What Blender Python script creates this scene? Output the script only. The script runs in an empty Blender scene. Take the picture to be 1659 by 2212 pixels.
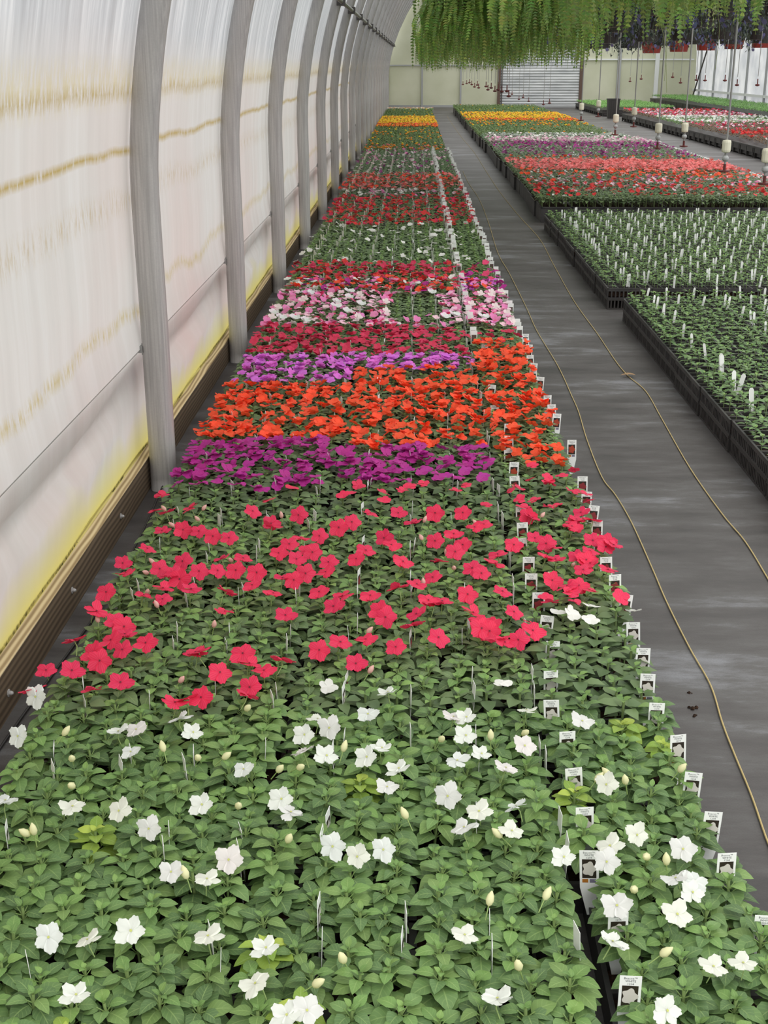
import bpy, math, random
import numpy as np
from mathutils import Vector, Matrix
random.seed(7); rng = np.random.default_rng(11)
S = bpy.context.scene; COL = S.collection
PI = math.pi
# ------------------------------------------------------------------ camera
F = 2700.0; PITCH = math.atan(970/F); YAW = math.atan(66.5/F*math.cos(PITCH)); CAMZ = 1.46
cam_d = bpy.data.cameras.new('camera'); cam = bpy.data.objects.new('camera', cam_d); COL.objects.link(cam)
cam.location = (0, 0, CAMZ); cam.rotation_euler = (PI/2-PITCH, 0, YAW)
cam_d.sensor_fit = 'VERTICAL'; cam_d.sensor_height = 36; cam_d.lens = F/2212*36
cam_d.clip_start = 0.05; cam_d.clip_end = 300
S.camera = cam
CR = np.array(cam.rotation_euler.to_matrix()); CC = np.array([0, 0, CAMZ])
def ray(u, v): return CR @ np.array([(u-829.5)/F, -(v-1106)/F, -1.0])
def PZ(u, v, z):
    d = ray(u, v); return CC + d*((z-CAMZ)/d[2])
def PXp(u, v, x):
    d = ray(u, v); return CC + d*(x/d[0])
def pr(p):
    q = CR.T @ (np.array(p)-CC); return (829.5-F*q[0]/q[2], 1106+F*q[1]/q[2])
S.view_settings.view_transform = 'Standard'; S.view_settings.look = 'None'
S.view_settings.gamma = 1; S.view_settings.use_curve_mapping = False
S.view_settings.exposure = 0.6
# ------------------------------------------------------------------ colour + materials
def lin(c): return tuple(((x/255)/12.92 if x/255 <= .04045 else ((x/255+.055)/1.055)**2.4) for x in c)
def mat(name, c=(200,200,200), rough=.6, metal=0.0, spec=.5):
    m = bpy.data.materials.new(name); m.use_nodes = True
    b = m.node_tree.nodes['Principled BSDF']
    b.inputs['Base Color'].default_value = (*lin(c), 1); b.inputs['Roughness'].default_value = rough
    b.inputs['Metallic'].default_value = metal; b.inputs['Specular IOR Level'].default_value = spec
    return m
def nd(m, t, **kw):
    n = m.node_tree.nodes.new(t)
    for k, v in kw.items():
        if k in n.inputs: n.inputs[k].default_value = v
        else: setattr(n, k, v)
    return n
def lk(m, a, b): m.node_tree.links.new(a, b)
def noise(m, scale, vec=None, detail=4, stretch=None, rough=.55):
    if vec is None: vec = nd(m, 'ShaderNodeTexCoord').outputs['Object']
    if stretch:
        mp = nd(m, 'ShaderNodeMapping'); mp.inputs['Scale'].default_value = stretch
        lk(m, vec, mp.inputs['Vector']); vec = mp.outputs['Vector']
    n = nd(m, 'ShaderNodeTexNoise'); n.inputs['Scale'].default_value = scale; n.inputs['Detail'].default_value = detail
    n.inputs['Roughness'].default_value = rough
    lk(m, vec, n.inputs['Vector']); return n.outputs['Fac']
def ramp(m, fac, stops):
    r = nd(m, 'ShaderNodeValToRGB'); e = r.color_ramp.elements
    e[0].position, e[0].color = stops[0][0], (*lin(stops[0][1]), 1)
    e[1].position, e[1].color = stops[1][0], (*lin(stops[1][1]), 1)
    for p, c in stops[2:]:
        x = e.new(p); x.color = (*lin(c), 1)
    lk(m, fac, r.inputs['Fac']); return r.outputs['Color']
def mth(m, op, a, b=None, c=None, clamp=False):
    n = nd(m, 'ShaderNodeMath'); n.operation = op; n.use_clamp = clamp
    for i, x in enumerate((a, b, c)):
        if x is None: continue
        if isinstance(x, (int, float)): n.inputs[i].default_value = x
        else: lk(m, x, n.inputs[i])
    return n.outputs[0]
def mixc(m, fac, a, b, mode='MIX'):
    n = nd(m, 'ShaderNodeMix'); n.data_type = 'RGBA'; n.blend_type = mode
    for s, x in ((n.inputs[0], fac), (n.inputs[6], a), (n.inputs[7], b)):
        if isinstance(x, (int, float)): s.default_value = x
        elif isinstance(x, tuple): s.default_value = (*lin(x), 1)
        else: lk(m, x, s)
    return n.outputs[2]
def base(m): return m.node_tree.nodes['Principled BSDF']
def bump(m, h, dist=.002, strength=.5):
    b = nd(m, 'ShaderNodeBump'); b.inputs['Distance'].default_value = dist; b.inputs['Strength'].default_value = strength
    lk(m, h, b.inputs['Height']); lk(m, b.outputs['Normal'], base(m).inputs['Normal'])
def _u(): pass
def add_transl(m, colsock, fac):
    """mix the principled shader with a translucent one so light passes through"""
    t = nd(m, 'ShaderNodeBsdfTranslucent'); mx = nd(m, 'ShaderNodeMixShader'); mx.inputs[0].default_value = fac
    lk(m, colsock, t.inputs['Color'])
    lk(m, base(m).outputs[0], mx.inputs[1]); lk(m, t.outputs[0], mx.inputs[2])
    lk(m, mx.outputs[0], m.node_tree.nodes['Material Output'].inputs['Surface'])
# leaves: colour attribute gives each leaf its own green, lc gives place on the leaf for the veins
def leaf_material(name, veins):
    m = mat(name, rough=.5, spec=.35)
    a = nd(m, 'ShaderNodeAttribute', attribute_name='tint').outputs['Color']
    oi = nd(m, 'ShaderNodeObjectInfo').outputs['Random']
    v = mth(m, 'MULTIPLY_ADD', oi, .22, .89)
    cmb = nd(m, 'ShaderNodeCombineColor'); [lk(m, v, cmb.inputs[i]) for i in range(3)]
    c = mixc(m, 1.0, a, cmb.outputs[0], 'MULTIPLY')
    if veins:
        l = nd(m, 'ShaderNodeAttribute', attribute_name='lc').outputs['Vector']
        sp = nd(m, 'ShaderNodeSeparateXYZ'); lk(m, l, sp.inputs[0])
        ay = mth(m, 'ABSOLUTE', sp.outputs[1])
        mid = mth(m, 'SUBTRACT', 1.0, mth(m, 'MULTIPLY', ay, 11.0), clamp=True)
        fr = mth(m, 'FRACT', mth(m, 'SUBTRACT', mth(m, 'MULTIPLY', sp.outputs[0], 6.0), mth(m, 'MULTIPLY', ay, 1.6)))
        side = mth(m, 'SUBTRACT', 1.0, mth(m, 'MULTIPLY', mth(m, 'ABSOLUTE', mth(m, 'SUBTRACT', fr, .5)), 7.0), clamp=True)
        vv = mth(m, 'MAXIMUM', mth(m, 'MULTIPLY', mid, .55), mth(m, 'MULTIPLY', side, .2))
        c = mixc(m, vv, c, (165,190,120))
        bump(m, fr, .0006, .3)
    lk(m, c, base(m).inputs['Base Color']); add_transl(m, c, .22)
    return m
M = {}
M['leaf'] = leaf_material('impatiens_leaf', True); M['leaf_far'] = leaf_material('foliage', False)
m = M['petal'] = mat('petal', rough=.55, spec=.25)
a = nd(m, 'ShaderNodeAttribute', attribute_name='tint').outputs['Color']
l = nd(m, 'ShaderNodeAttribute', attribute_name='lc').outputs['Vector']
sp = nd(m, 'ShaderNodeSeparateXYZ'); lk(m, l, sp.inputs[0])
rad = mth(m, 'SINE', mth(m, 'MULTIPLY', sp.outputs[1], 16.0))
cc = mixc(m, mth(m, 'MULTIPLY', mth(m, 'ADD', rad, 1.0), .02), a, (250,245,240))
lk(m, cc, base(m).inputs['Base Color']); add_transl(m, cc, .3)
# weed mat
m = M['mat'] = mat('woven_ground_cloth', (80,77,77), .5, spec=.45)
n1 = noise(m, .9, detail=6, stretch=(1, 2.2, 1)); n2 = noise(m, 4, detail=8, stretch=(.6, 2.0, 1), rough=.72)
n3 = noise(m, 260, detail=2)
f = mth(m, 'ADD', mth(m, 'MULTIPLY', n1, .5), mth(m, 'MULTIPLY', n2, .5))
c = ramp(m, f, [(.40, (58,55,53)), (.48, (78,74,72)), (.54, (92,90,88)), (.62, (132,133,136))])
c = mixc(m, mth(m, 'MULTIPLY', n3, .5), c, (52,50,50))
lk(m, c, base(m).inputs['Base Color'])
lk(m, mth(m, 'MULTIPLY_ADD', n2, .35, .36), base(m).inputs['Roughness']); bump(m, n3, .001, .25)
M['black'] = mat('black_plastic', (52,49,47), .45)
m = M['tray'] = mat('tray_plastic', (38,39,41), .42)
c = ramp(m, noise(m, 9, detail=5), [(.35, (42,41,41)), (.7, (72,69,67))]); lk(m, c, base(m).inputs['Base Color'])
m = M['soil'] = mat('potting_mix', (45,35,30), .95, spec=.1)
c = ramp(m, noise(m, 120, detail=5), [(.3, (26,20,17)), (.6, (62,46,36)), (.74, (70,52,40)), (.78, (205,195,180))])
lk(m, c, base(m).inputs['Base Color']); bump(m, noise(m, 90), .01, .8)
# galvanised hoop
m = M['galv'] = mat('galvanised_steel', (150,148,146), .45, .15)
c = ramp(m, noise(m, 14, detail=5, stretch=(9, 9, .25)), [(.3, (160,157,155)), (.7, (194,191,188))])
c = mixc(m, mth(m, 'MULTIPLY', noise(m, 160, detail=2), .35), c, (140,137,136)); lk(m, c, base(m).inputs['Base Color'])
M['pipe'] = mat('grey_pipe', (150,150,148), .45, .4)
# greenhouse film with dirt streaks, algae lines and painted pink bounce light
m = M['film'] = mat('greenhouse_film', (225,220,215), .35, spec=.4)
tc = nd(m, 'ShaderNodeTexCoord').outputs['Object']
sx = nd(m, 'ShaderNodeSeparateXYZ'); lk(m, tc, sx.inputs[0]); Z = sx.outputs[2]
st = noise(m, 2.2, tc, 8, (0, 4, .22), .62); bl = noise(m, .9, tc, 4, (0, 1, 1)); fi = noise(m, 22, tc, 5, (0, 2.6, .6), .7)
c = ramp(m, st, [(.2, (208,205,202)), (.5, (222,219,216)), (.8, (238,238,238))])
c = mixc(m, mth(m, 'MULTIPLY', noise(m, 7, tc, 8, (0, 1.6, 1), .7), .5), c, (232,228,222))
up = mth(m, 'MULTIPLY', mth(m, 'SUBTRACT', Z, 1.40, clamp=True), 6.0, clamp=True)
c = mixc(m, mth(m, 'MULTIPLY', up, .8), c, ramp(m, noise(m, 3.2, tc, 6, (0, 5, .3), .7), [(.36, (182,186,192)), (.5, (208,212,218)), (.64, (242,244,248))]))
pink = mth(m, 'MULTIPLY', mth(m, 'SUBTRACT', bl, .40, clamp=True), 3.0, clamp=True)
c = mixc(m, mth(m, 'MULTIPLY', pink, mth(m, 'SUBTRACT', 1.0, mth(m, 'MULTIPLY', Z, .55), clamp=True)), c, (230,204,198))  # pink bounce light mixed into the film colour, strongest near the floor
def band(z0, w, wob, thr):
    d = mth(m, 'ABSOLUTE', mth(m, 'SUBTRACT', Z, mth(m, 'MULTIPLY_ADD', noise(m, 1.6, tc, 5, (1, 1, .05)), wob, z0-wob*.5)))
    b = mth(m, 'SUBTRACT', 1.0, mth(m, 'DIVIDE', d, w), clamp=True)
    k = mth(m, 'MULTIPLY', mth(m, 'SUBTRACT', fi, thr, clamp=True), 6.0, clamp=True)
    return mth(m, 'MULTIPLY', b, k)
c = mixc(m, mth(m, 'MULTIPLY', band(1.37, .035, .05, .42), .85), c, (176,150,95))
c = mixc(m, mth(m, 'MULTIPLY', band(1.40, .09, .05, .40), .45), c, (214,196,120))
c = mixc(m, mth(m, 'MULTIPLY', band(1.19, .02, .07, .34), .95), c, (190,165,95))
c = mixc(m, mth(m, 'MULTIPLY', band(1.03, .06, .12, .46), .55), c, (190,165,110))
c = mixc(m, mth(m, 'MULTIPLY', band(.66, .035, .2, .42), .7), c, (200,180,105))
yl = mth(m, 'SUBTRACT', 1.0, mth(m, 'DIVIDE', mth(m, 'SUBTRACT', Z, .13), mth(m, 'MULTIPLY_ADD', noise(m, 2.0, tc, 3, (1, 1, .1)), .42, -.06)), clamp=True)
c = mixc(m, mth(m, 'MULTIPLY', yl, .85), c, (226,214,96))
dk = mth(m, 'SUBTRACT', 1.0, mth(m, 'DIVIDE', mth(m, 'SUBTRACT', Z, .128), .012), clamp=True)
c = mixc(m, mth(m, 'MULTIPLY', dk, mth(m, 'MULTIPLY', mth(m, 'SUBTRACT', noise(m, 60, tc, 3), .4, clamp=True), 5.0, clamp=True)), c, (80,78,35))
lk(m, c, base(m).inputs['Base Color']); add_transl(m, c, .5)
m = M['film_right'] = mat('white_film', (240,242,246), .4)
c = ramp(m, noise(m, 1.4, detail=5), [(.35, (214,216,222)), (.65, (250,250,252))]); lk(m, c, base(m).inputs['Base Color']); add_transl(m, c, .5)
m = M['panel'] = mat('end_wall_panel', (208,208,180), .5)
c = ramp(m, noise(m, .7, detail=4), [(.35, (200,202,178)), (.65, (216,217,198))]); lk(m, c, base(m).inputs['Base Color']); add_transl(m, c, .35)
m = M['corr'] = mat('corrugated_plastic', (215,220,224), .35)
c = ramp(m, noise(m, 1.5, detail=5, stretch=(.5, 1, 3)), [(.35, (176,180,184)), (.65, (232,234,238))]); lk(m, c, base(m).inputs['Base Color']); add_transl(m, c, .35)
# lumber
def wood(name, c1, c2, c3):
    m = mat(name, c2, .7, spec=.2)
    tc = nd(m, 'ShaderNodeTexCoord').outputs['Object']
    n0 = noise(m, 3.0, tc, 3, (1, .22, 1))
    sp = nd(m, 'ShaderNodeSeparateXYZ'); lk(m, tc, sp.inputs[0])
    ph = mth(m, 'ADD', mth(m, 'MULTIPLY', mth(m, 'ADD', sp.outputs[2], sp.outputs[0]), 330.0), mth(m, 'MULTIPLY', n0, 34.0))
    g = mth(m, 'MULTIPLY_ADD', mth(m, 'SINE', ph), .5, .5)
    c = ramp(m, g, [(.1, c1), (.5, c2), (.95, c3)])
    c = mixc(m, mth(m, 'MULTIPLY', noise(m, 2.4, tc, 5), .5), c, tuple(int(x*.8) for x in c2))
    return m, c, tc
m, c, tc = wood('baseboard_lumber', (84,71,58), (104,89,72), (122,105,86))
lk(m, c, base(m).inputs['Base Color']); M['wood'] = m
m, c, tc = wood('baseboard_top_lit', (150,128,98), (196,174,138), (222,204,168))  # top light put into the colour: pale board top against a dark front
lk(m, c, base(m).inputs['Base Color']); M['woodtop_lit'] = m
m, c, tc = wood('algae_batten', (170,158,90), (206,192,110), (222,212,140))
lk(m, c, base(m).inputs['Base Color']); M['batten'] = m
M['dark'] = mat('dark_hose', (45,43,42), .5)
m = M['rope'] = mat('yellow_twine', (186,166,112), .8)
g = mth(m, 'SINE', mth(m, 'MULTIPLY', noise(m, 160), 30.0)); c = mixc(m, mth(m, 'MULTIPLY_ADD', g, .2, .2), (190,170,118), (150,128,80)); lk(m, c, base(m).inputs['Base Color'])
M['tag'] = mat('white_tag', (240,241,238), .4)
M['tag_print'] = mat('tag_photo_dark', (46,38,30), .4)
M['ink'] = mat('tag_ink', (90,92,96), .6)
M['tag_grey'] = mat('tag_flower_white', (205,200,192), .5)
M['tag_red'] = mat('tag_flower_red', (135,42,48), .5)
M['tag_orange'] = mat('tag_flower_orange', (165,62,38), .5)
M['tag_amber'] = mat('tag_amber_square', (176,112,42), .5)
M['tag_violet'] = mat('tag_grey_square', (120,115,135), .5)
M['cream'] = mat('cream_weight', (226,222,200), .5)
M['greyball'] = mat('grey_ball', (168,170,170), .4)
M['maroon'] = mat('maroon_emitter', (96,36,32), .45)
M['redpot'] = mat('red_pot', (128,40,30), .5)
M['runner'] = mat('fern_runner_green', (128,138,88), .7)
M['brownleaf'] = mat('dry_leaf', (150,122,88), .8)
M['beam_dark'] = mat('dark_steel', (86,82,80), .5, .3)
M['white_paint'] = mat('white_frame', (216,218,216), .5)
M['grey_frame'] = mat('grey_frame', (158,160,160), .5, .2)
M['brown_post'] = mat('brown_post', (92,72,62), .7)
# ------------------------------------------------------------------ mesh builders
class T:
    def __init__(s): s.v=[]; s.c=[]; s.l=[]; s.f=[]; s.m=[]
    def add(s, pts, faces, col, lc=None, mi=0):
        o = len(s.v); s.v += [tuple(p) for p in pts]; s.c += [col]*len(pts)
        s.l += (lc if lc is not None else [(0,0,0)]*len(pts))
        for f in faces: s.f.append([i+o for i in f]); s.m.append(mi)
    def grid(s, P, col, lc=None, mi=0):
        nu, nv = len(P), len(P[0]); pts = [p for r in P for p in r]
        L = [q for r in lc for q in r] if lc else None
        s.add(pts, [(i*nv+j, (i+1)*nv+j, (i+1)*nv+j+1, i*nv+j+1) for i in range(nu-1) for j in range(nv-1)], col, L, mi)
    def tube(s, pts, r, n=6, col=(1,1,1), mi=0, cap=True):
        pts = [Vector(p) for p in pts]; R = []
        for i, p in enumerate(pts):
            t = (pts[min(i+1, len(pts)-1)]-pts[max(i-1, 0)]).normalized()
            a = t.cross(Vector((0,0,1)) if abs(t.z) < .9 else Vector((1,0,0))).normalized(); b = t.cross(a)
            rr = r[i] if isinstance(r, (list, tuple)) else r
            R.append([p+(a*math.cos(2*PI*k/n)+b*math.sin(2*PI*k/n))*rr for k in range(n)])
        V = [q for x in R for q in x]
        Fc = [(i*n+k, i*n+(k+1) % n, (i+1)*n+(k+1) % n, (i+1)*n+k) for i in range(len(pts)-1) for k in range(n)]
        if cap: Fc += [tuple(range(n)), tuple((len(pts)-1)*n+k for k in reversed(range(n)))]
        s.add(V, Fc, col, None, mi)
    def box(s, x0, x1, y0, y1, z0, z1, col=(1,1,1), mi=0):
        p = [(x,y,z) for z in (z0,z1) for y in (y0,y1) for x in (x0,x1)]
        s.add(p, [(0,2,3,1),(4,5,7,6),(0,1,5,4),(2,6,7,3),(0,4,6,2),(1,3,7,5)], col, None, mi)
    def lathe(s, prof, n=14, col=(1,1,1), mi=0):
        V = [(r*math.cos(2*PI*k/n), r*math.sin(2*PI*k/n), z) for r, z in prof for k in range(n)]
        s.add(V, [(i*n+k, i*n+(k+1)%n, (i+1)*n+(k+1)%n, (i+1)*n+k) for i in range(len(prof)-1) for k in range(n)]
              + [tuple(reversed(range(n))), tuple((len(prof)-1)*n+k for k in range(n))], col, None, mi)
    def fin(s):
        s.V = np.array(s.v, dtype=np.float32); s.C = np.array(s.c, dtype=np.float32); s.L = np.array(s.l, dtype=np.float32)
        s.loops = np.array([i for f in s.f for i in f], dtype=np.int32); s.tot = np.array([len(f) for f in s.f], dtype=np.int32)
        s.M = np.array(s.m, dtype=np.int32); return s
def make_mesh(name, V, loops, tot, mi, mats, C=None, L=None, smooth=False):
    me = bpy.data.meshes.new(name)
    me.vertices.add(len(V)); me.vertices.foreach_set('co', V.astype(np.float32).ravel())
    me.loops.add(len(loops)); me.loops.foreach_set('vertex_index', loops.astype(np.int32))
    me.polygons.add(len(tot)); st = np.zeros(len(tot), np.int32); st[1:] = np.cumsum(tot)[:-1]
    me.polygons.foreach_set('loop_start', st); me.polygons.foreach_set('loop_total', tot.astype(np.int32))
    me.polygons.foreach_set('material_index', mi.astype(np.int32))
    me.polygons.foreach_set('use_smooth', np.full(len(tot), smooth))
    for x in mats: me.materials.append(x)
    if C is not None:
        a = me.attributes.new('tint', 'FLOAT_COLOR', 'POINT'); a.data.foreach_set('color', np.hstack([C, np.ones((len(C),1))]).astype(np.float32).ravel())
        a = me.attributes.new('lc', 'FLOAT_VECTOR', 'POINT'); a.data.foreach_set('vector', L.astype(np.float32).ravel())
    me.update(); me.validate(); return me
def tmesh(name, t, mats, attrs=False, smooth=False):
    t.fin(); return make_mesh(name, t.V, t.loops, t.tot, t.M, mats, t.C if attrs else None, t.L if attrs else None, smooth)
def obj(name, me, parent=None, loc=None, **props):
    o = bpy.data.objects.new(name, me); COL.objects.link(o)
    if parent: o.parent = parent
    if loc is not None: o.location = loc
    for k, v in props.items(): o[k] = v
    return o
def tag(o, label, cat, group=None, kind=None):
    o['label'] = label; o['category'] = cat
    if group: o['group'] = group
    if kind: o['kind'] = kind
    return o
def struct(o, label=None):
    o['kind'] = 'structure'
    if label: o['label'] = label
    return o
def merge(name, items, mats, smooth=False):
    """items: list of (template, pos, yaw, tiltx, scale, colour multiplier) -> one mesh"""
    by = {}
    for it in items: by.setdefault(id(it[0]), []).append(it)
    Vs, Ls, Ts, Ms, Cs, LCs = [], [], [], [], [], []; off = 0
    for g in by.values():
        t = g[0][0]; n = len(g)
        pos = np.array([i[1] for i in g]); yaw = np.array([i[2] for i in g]); tl = np.array([i[3] for i in g])
        sc = np.array([i[4] for i in g]); cm = np.array([i[5] for i in g])
        cy, sy, ct, s_t = np.cos(yaw), np.sin(yaw), np.cos(tl), np.sin(tl)
        x, y, z = [t.V[None,:,k]*sc[:,None] for k in range(3)]
        y2 = y*ct[:,None]-z*s_t[:,None]; z2 = y*s_t[:,None]+z*ct[:,None]
        X = x*cy[:,None]-y2*sy[:,None]+pos[:,0:1]; Y = x*sy[:,None]+y2*cy[:,None]+pos[:,1:2]; Zz = z2+pos[:,2:3]
        Vs.append(np.stack([X,Y,Zz],-1).reshape(-1,3))
        Ls.append((t.loops[None]+(np.arange(n)*len(t.V))[:,None]+off).ravel()); off += n*len(t.V)
        Ts.append(np.tile(t.tot, n)); Ms.append(np.tile(t.M, n))
        Cs.append((t.C[None]*cm[:,None,:]).reshape(-1,3)); LCs.append(np.tile(t.L, (n,1)))
    return make_mesh(name, np.vstack(Vs), np.concatenate(Ls), np.concatenate(Ts), np.concatenate(Ms), mats, np.vstack(Cs), np.vstack(LCs), smooth)
# ------------------------------------------------------------------ plant templates
R = random.random
def U(a, b): return a+(b-a)*random.random()
def leaf(t, L, W, az, elev, org, droop=.25, fold=.25, nu=7, nv=5, col=(.1,.2,.06), tipc=None):
    P, LC = [], []; ca, sa, ce, se = math.cos(az), math.sin(az), math.cos(elev), math.sin(elev)
    for i in range(nu):
        u = i/(nu-1); w = W/2*max(0, math.sin(PI*min(1, u**.78)))**.85
        if nu > 5 and 0 < i < nu-1: w *= 1+(.045 if i % 2 else -.03)
        r, q = [], []
        for j in range(nv):
            s_ = 2*j/(nv-1)-1
            x = L*u; y = s_*w; z = fold*abs(s_)*w - fold*.55*w*s_*s_*.9 - droop*L*u*u + .05*L*math.sin(PI*u)
            x, z = x*ce-z*se, x*se+z*ce
            r.append((org[0]+x*ca-y*sa, org[1]+x*sa+y*ca, org[2]+z)); q.append((u, s_, 0))
        P.append(r); LC.append(q)
    t.grid(P, col, LC, 0)
GREENS = [(104,134,80),(96,126,77),(110,140,84),(92,120,74),(118,146,84)]
YOUNG = [(116,150,82),(110,144,80),(126,158,86)]
def vc(c, k=.12):
    f = 1+U(-k, k); return tuple(x*f for x in lin(c))
def foliage(lod, yellow=False, size=1.0, greens=GREENS, young=YOUNG):
    t = T(); nu, nv = {0:(9,5), 1:(4,3), 2:(3,2)}[lod]; a0 = U(0, 6.28)
    tiers = {0: [(5,.043,.034,.064,-.04),(5,.042,.034,.082,.08),(4,.031,.023,.093,.22),(3,.015,.010,.099,.75)],
             1: [(4,.044,.035,.066,0.0),(5,.040,.033,.086,.12),(3,.022,.014,.098,.5)],
             2: [(4,.042,.036,.075,.05),(3,.033,.028,.098,.2)]}[lod]
    if yellow: greens = [(142,168,70),(130,160,66)]; young = [(170,188,80)]
    h = 1+U(-.1, .1)
    for k, (n, L, W, z, el) in enumerate(tiers):
        for i in range(n):
            az = a0+k*1.1+2*PI*i/n+U(-.3, .3); r0 = .009 if k < len(tiers)-1 else .001
            cset = young if k >= len(tiers)-1-(lod == 0 and R() < .35) and lod < 2 else greens
            leaf(t, L*size*U(.82, 1.14), W*size*U(.88, 1.12), az, el+U(-.18, .18), (r0*math.cos(az), r0*math.sin(az), z*h*size+U(-.004,.004)),
                 U(.12, .4), U(.1, .5), nu, nv, vc(random.choice(cset)))
            if lod == 0 and k < 3:
                t.tube([(0,0,z*h*size-.012),(r0*math.cos(az)*1.4, r0*math.sin(az)*1.4, z*h*size)], .0011, 4, lin((128,160,92)), 0, False)
    if lod < 2: t.tube([(0,0,-.004),(U(-.002,.002),0,.098*h*size)], .0026 if lod == 0 else .003, 5, lin((130,150,96)), 0, False)
    return t.fin()
def flower(lod, colr=(1,1,1), r=.025, centre=(225,215,120)):
    """five broad notched petals round a small centre; local +Z faces out"""
    t = T(); w = {0:.80, 1:.95, 2:1.1}[lod]
    for k in range(5):
        az = 2*PI*k/5+U(-.1,.1); L = r*U(.9,1.16); cup = U(-.15, .4); P, LC = [], []
        nu, nv = {0:(6,7), 1:(3,3), 2:(2,2)}[lod]
        if lod == 2:
            a1, a2 = az-.62, az+.62
            t.add([(0,0,0),(L*math.cos(a1),L*math.sin(a1),L*cup),(L*math.cos(a2),L*math.sin(a2),L*cup*.7)], [(0,1,2)], colr, None, 1); continue
        tw = U(-.25,.25)
        for i in range(nu):
            u = i/(nu-1); row, q = [], []
            hw = w*L*.5*(.10+.90*math.sin(PI*.5*min(1,(u/.66)))**1.0)*(1 if u < .7 else 1-.35*((u-.7)/.3)**2)
            for j in range(nv):
                s_ = 2*j/(nv-1)-1
                notch = (1-.13*math.exp(-(s_/.3)**2)*u)*(1-.24*abs(s_)**2.4*u)
                x = L*u*notch; y = s_*hw; z = cup*x*u*.8 + tw*y - .1*abs(y) + (.0012*math.sin(9*s_+k) if lod == 0 else 0)
                row.append((x*math.cos(az)-y*math.sin(az), x*math.sin(az)+y*math.cos(az), z+.0004*k)); q.append((u, s_, 0))
            P.append(row); LC.append(q)
        t.grid(P, colr, LC, 1)
    if lod == 0:
        t.add([(.0022*math.cos(a), .0022*math.sin(a), .0028) for a in (0,1.26,2.5,3.8,5)], [(0,1,2,3,4)], lin(centre), None, 1)
        t.tube([(0,0,0),(0,-.004,-.012),(0,-.001,-.03)], [.0012,.0011,.001], 4, lin((150,170,110)), 0, False)
    return t.fin()
def bud(colr):
    t = T(); n = 7; prof = [(.0004,0),(.0045,.003),(.0066,.009),(.0052,.016),(.001,.023)]
    t.lathe(prof, n, colr, 1); t.tube([(0,0,0),(0,-.002,-.02)], .001, 4, lin((150,175,100)), 0, False); return t.fin()
COLS = dict(white=(238,237,231), coral=(238,48,92), orange=(250,84,40), purple=(186,36,146), lilac=(226,116,220), crimson=(214,46,88),
            pink=(244,140,196), red=(222,52,52), salmon=(252,138,136), yellow=(250,208,30), gold=(240,146,28), palepink=(248,212,224), plum=(150,60,130), rose=(236,70,120))
COLW = dict(white='white', coral='coral red', orange='orange', purple='magenta purple', lilac='lilac pink', crimson='crimson', mix='pink and white')
FOL0 = [foliage(0) for _ in range(9)]; FOLY = [foliage(0, True) for _ in range(2)]
GG = [(106,128,84),(98,121,80),(114,136,90),(93,114,76)]
FOL0b = [foliage(0, greens=GG) for _ in range(6)]
FOL1 = [foliage(1, greens=GG) for _ in range(8)]; FOL2 = [foliage(2, greens=[(104,130,86),(94,120,78),(112,138,92)]) for _ in range(6)]
FL0 = [flower(0) for _ in range(4)]; FL1 = [flower(1) for _ in range(5)]; FL2 = [flower(2) for _ in range(4)]
def tcopy(t): return t
# ------------------------------------------------------------------ trays
def cell_tray(wx, ly, h, nx, ny, packs_x, packs_y):
    """open cell flat: outer skirt, rolled rim, web between cells; soil is a separate part"""
    t = T(); s_ = T(); th = .003; a = 0.0015
    t.box(a, wx-a, a, a+th, 0, h); t.box(a, wx-a, ly-a-th, ly-a, 0, h); t.box(a, a+th, a, ly-a, 0, h); t.box(wx-a-th, wx-a, a, ly-a, 0, h)
    for (x0, x1, y0, y1) in ((0,wx,0,.009),(0,wx,ly-.009,ly),(0,.009,0,ly),(wx-.009,wx,0,ly)): t.box(x0, x1, y0, y1, h-.004, h+.002)
    for i in range(1, nx):
        w = .007 if i % (nx//packs_x) == 0 else .003; x = wx*i/nx; t.box(x-w, x+w, .005, ly-.005, h-.03, h)
    for j in range(1, ny):
        w = .007 if j % (ny//packs_y) == 0 else .003; y = ly*j/ny; t.box(.005, wx-.005, y-w, y+w, h-.03, h)
    s_.add([(.004,.004,h-.013),(wx-.004,.004,h-.013),(wx-.004,ly-.004,h-.013),(.004,ly-.004,h-.013)], [(0,1,2,3)], (1,1,1))
    return tmesh('cell_tray', t, [M['tray']]), tmesh('potting_soil', s_, [M['soil']])
def carrier(wx, ly, h):
    """slotted carrying flat: rims and upright bars with open slots between"""
    t = T()
    def wall(p0, p1):
        dx, dy = p1[0]-p0[0], p1[1]-p0[1]; Ln = math.hypot(dx, dy); n = int(Ln/.021)
        ax = abs(dx) > 0
        def seg(a, b, z0, z1, th):
            x0, x1 = p0[0]+dx*a, p0[0]+dx*b; y0, y1 = p0[1]+dy*a, p0[1]+dy*b
            if ax: t.box(min(x0,x1), max(x0,x1), y0-th, y0+th, z0, z1)
            else: t.box(x0-th, x0+th, min(y0,y1), max(y0,y1), z0, z1)
        seg(0, 1, 0, .009, .003); seg(0, 1, h-.012, h, .004)
        for k in range(n+1):
            a = k/n; w = .0045/Ln if k % 6 else .009/Ln; seg(max(0,a-w), min(1,a+w), .009, h-.012, .0022)
    e = .005; wall((e,e),(wx-e,e)); wall((e,ly-e),(wx-e,ly-e)); wall((e,e),(e,ly-e)); wall((wx-e,e),(wx-e,ly-e))
    t.box(e, wx-e, e, ly-e, .002, .006)
    return tmesh('tray_carrier', t, [M['black']])
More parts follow.
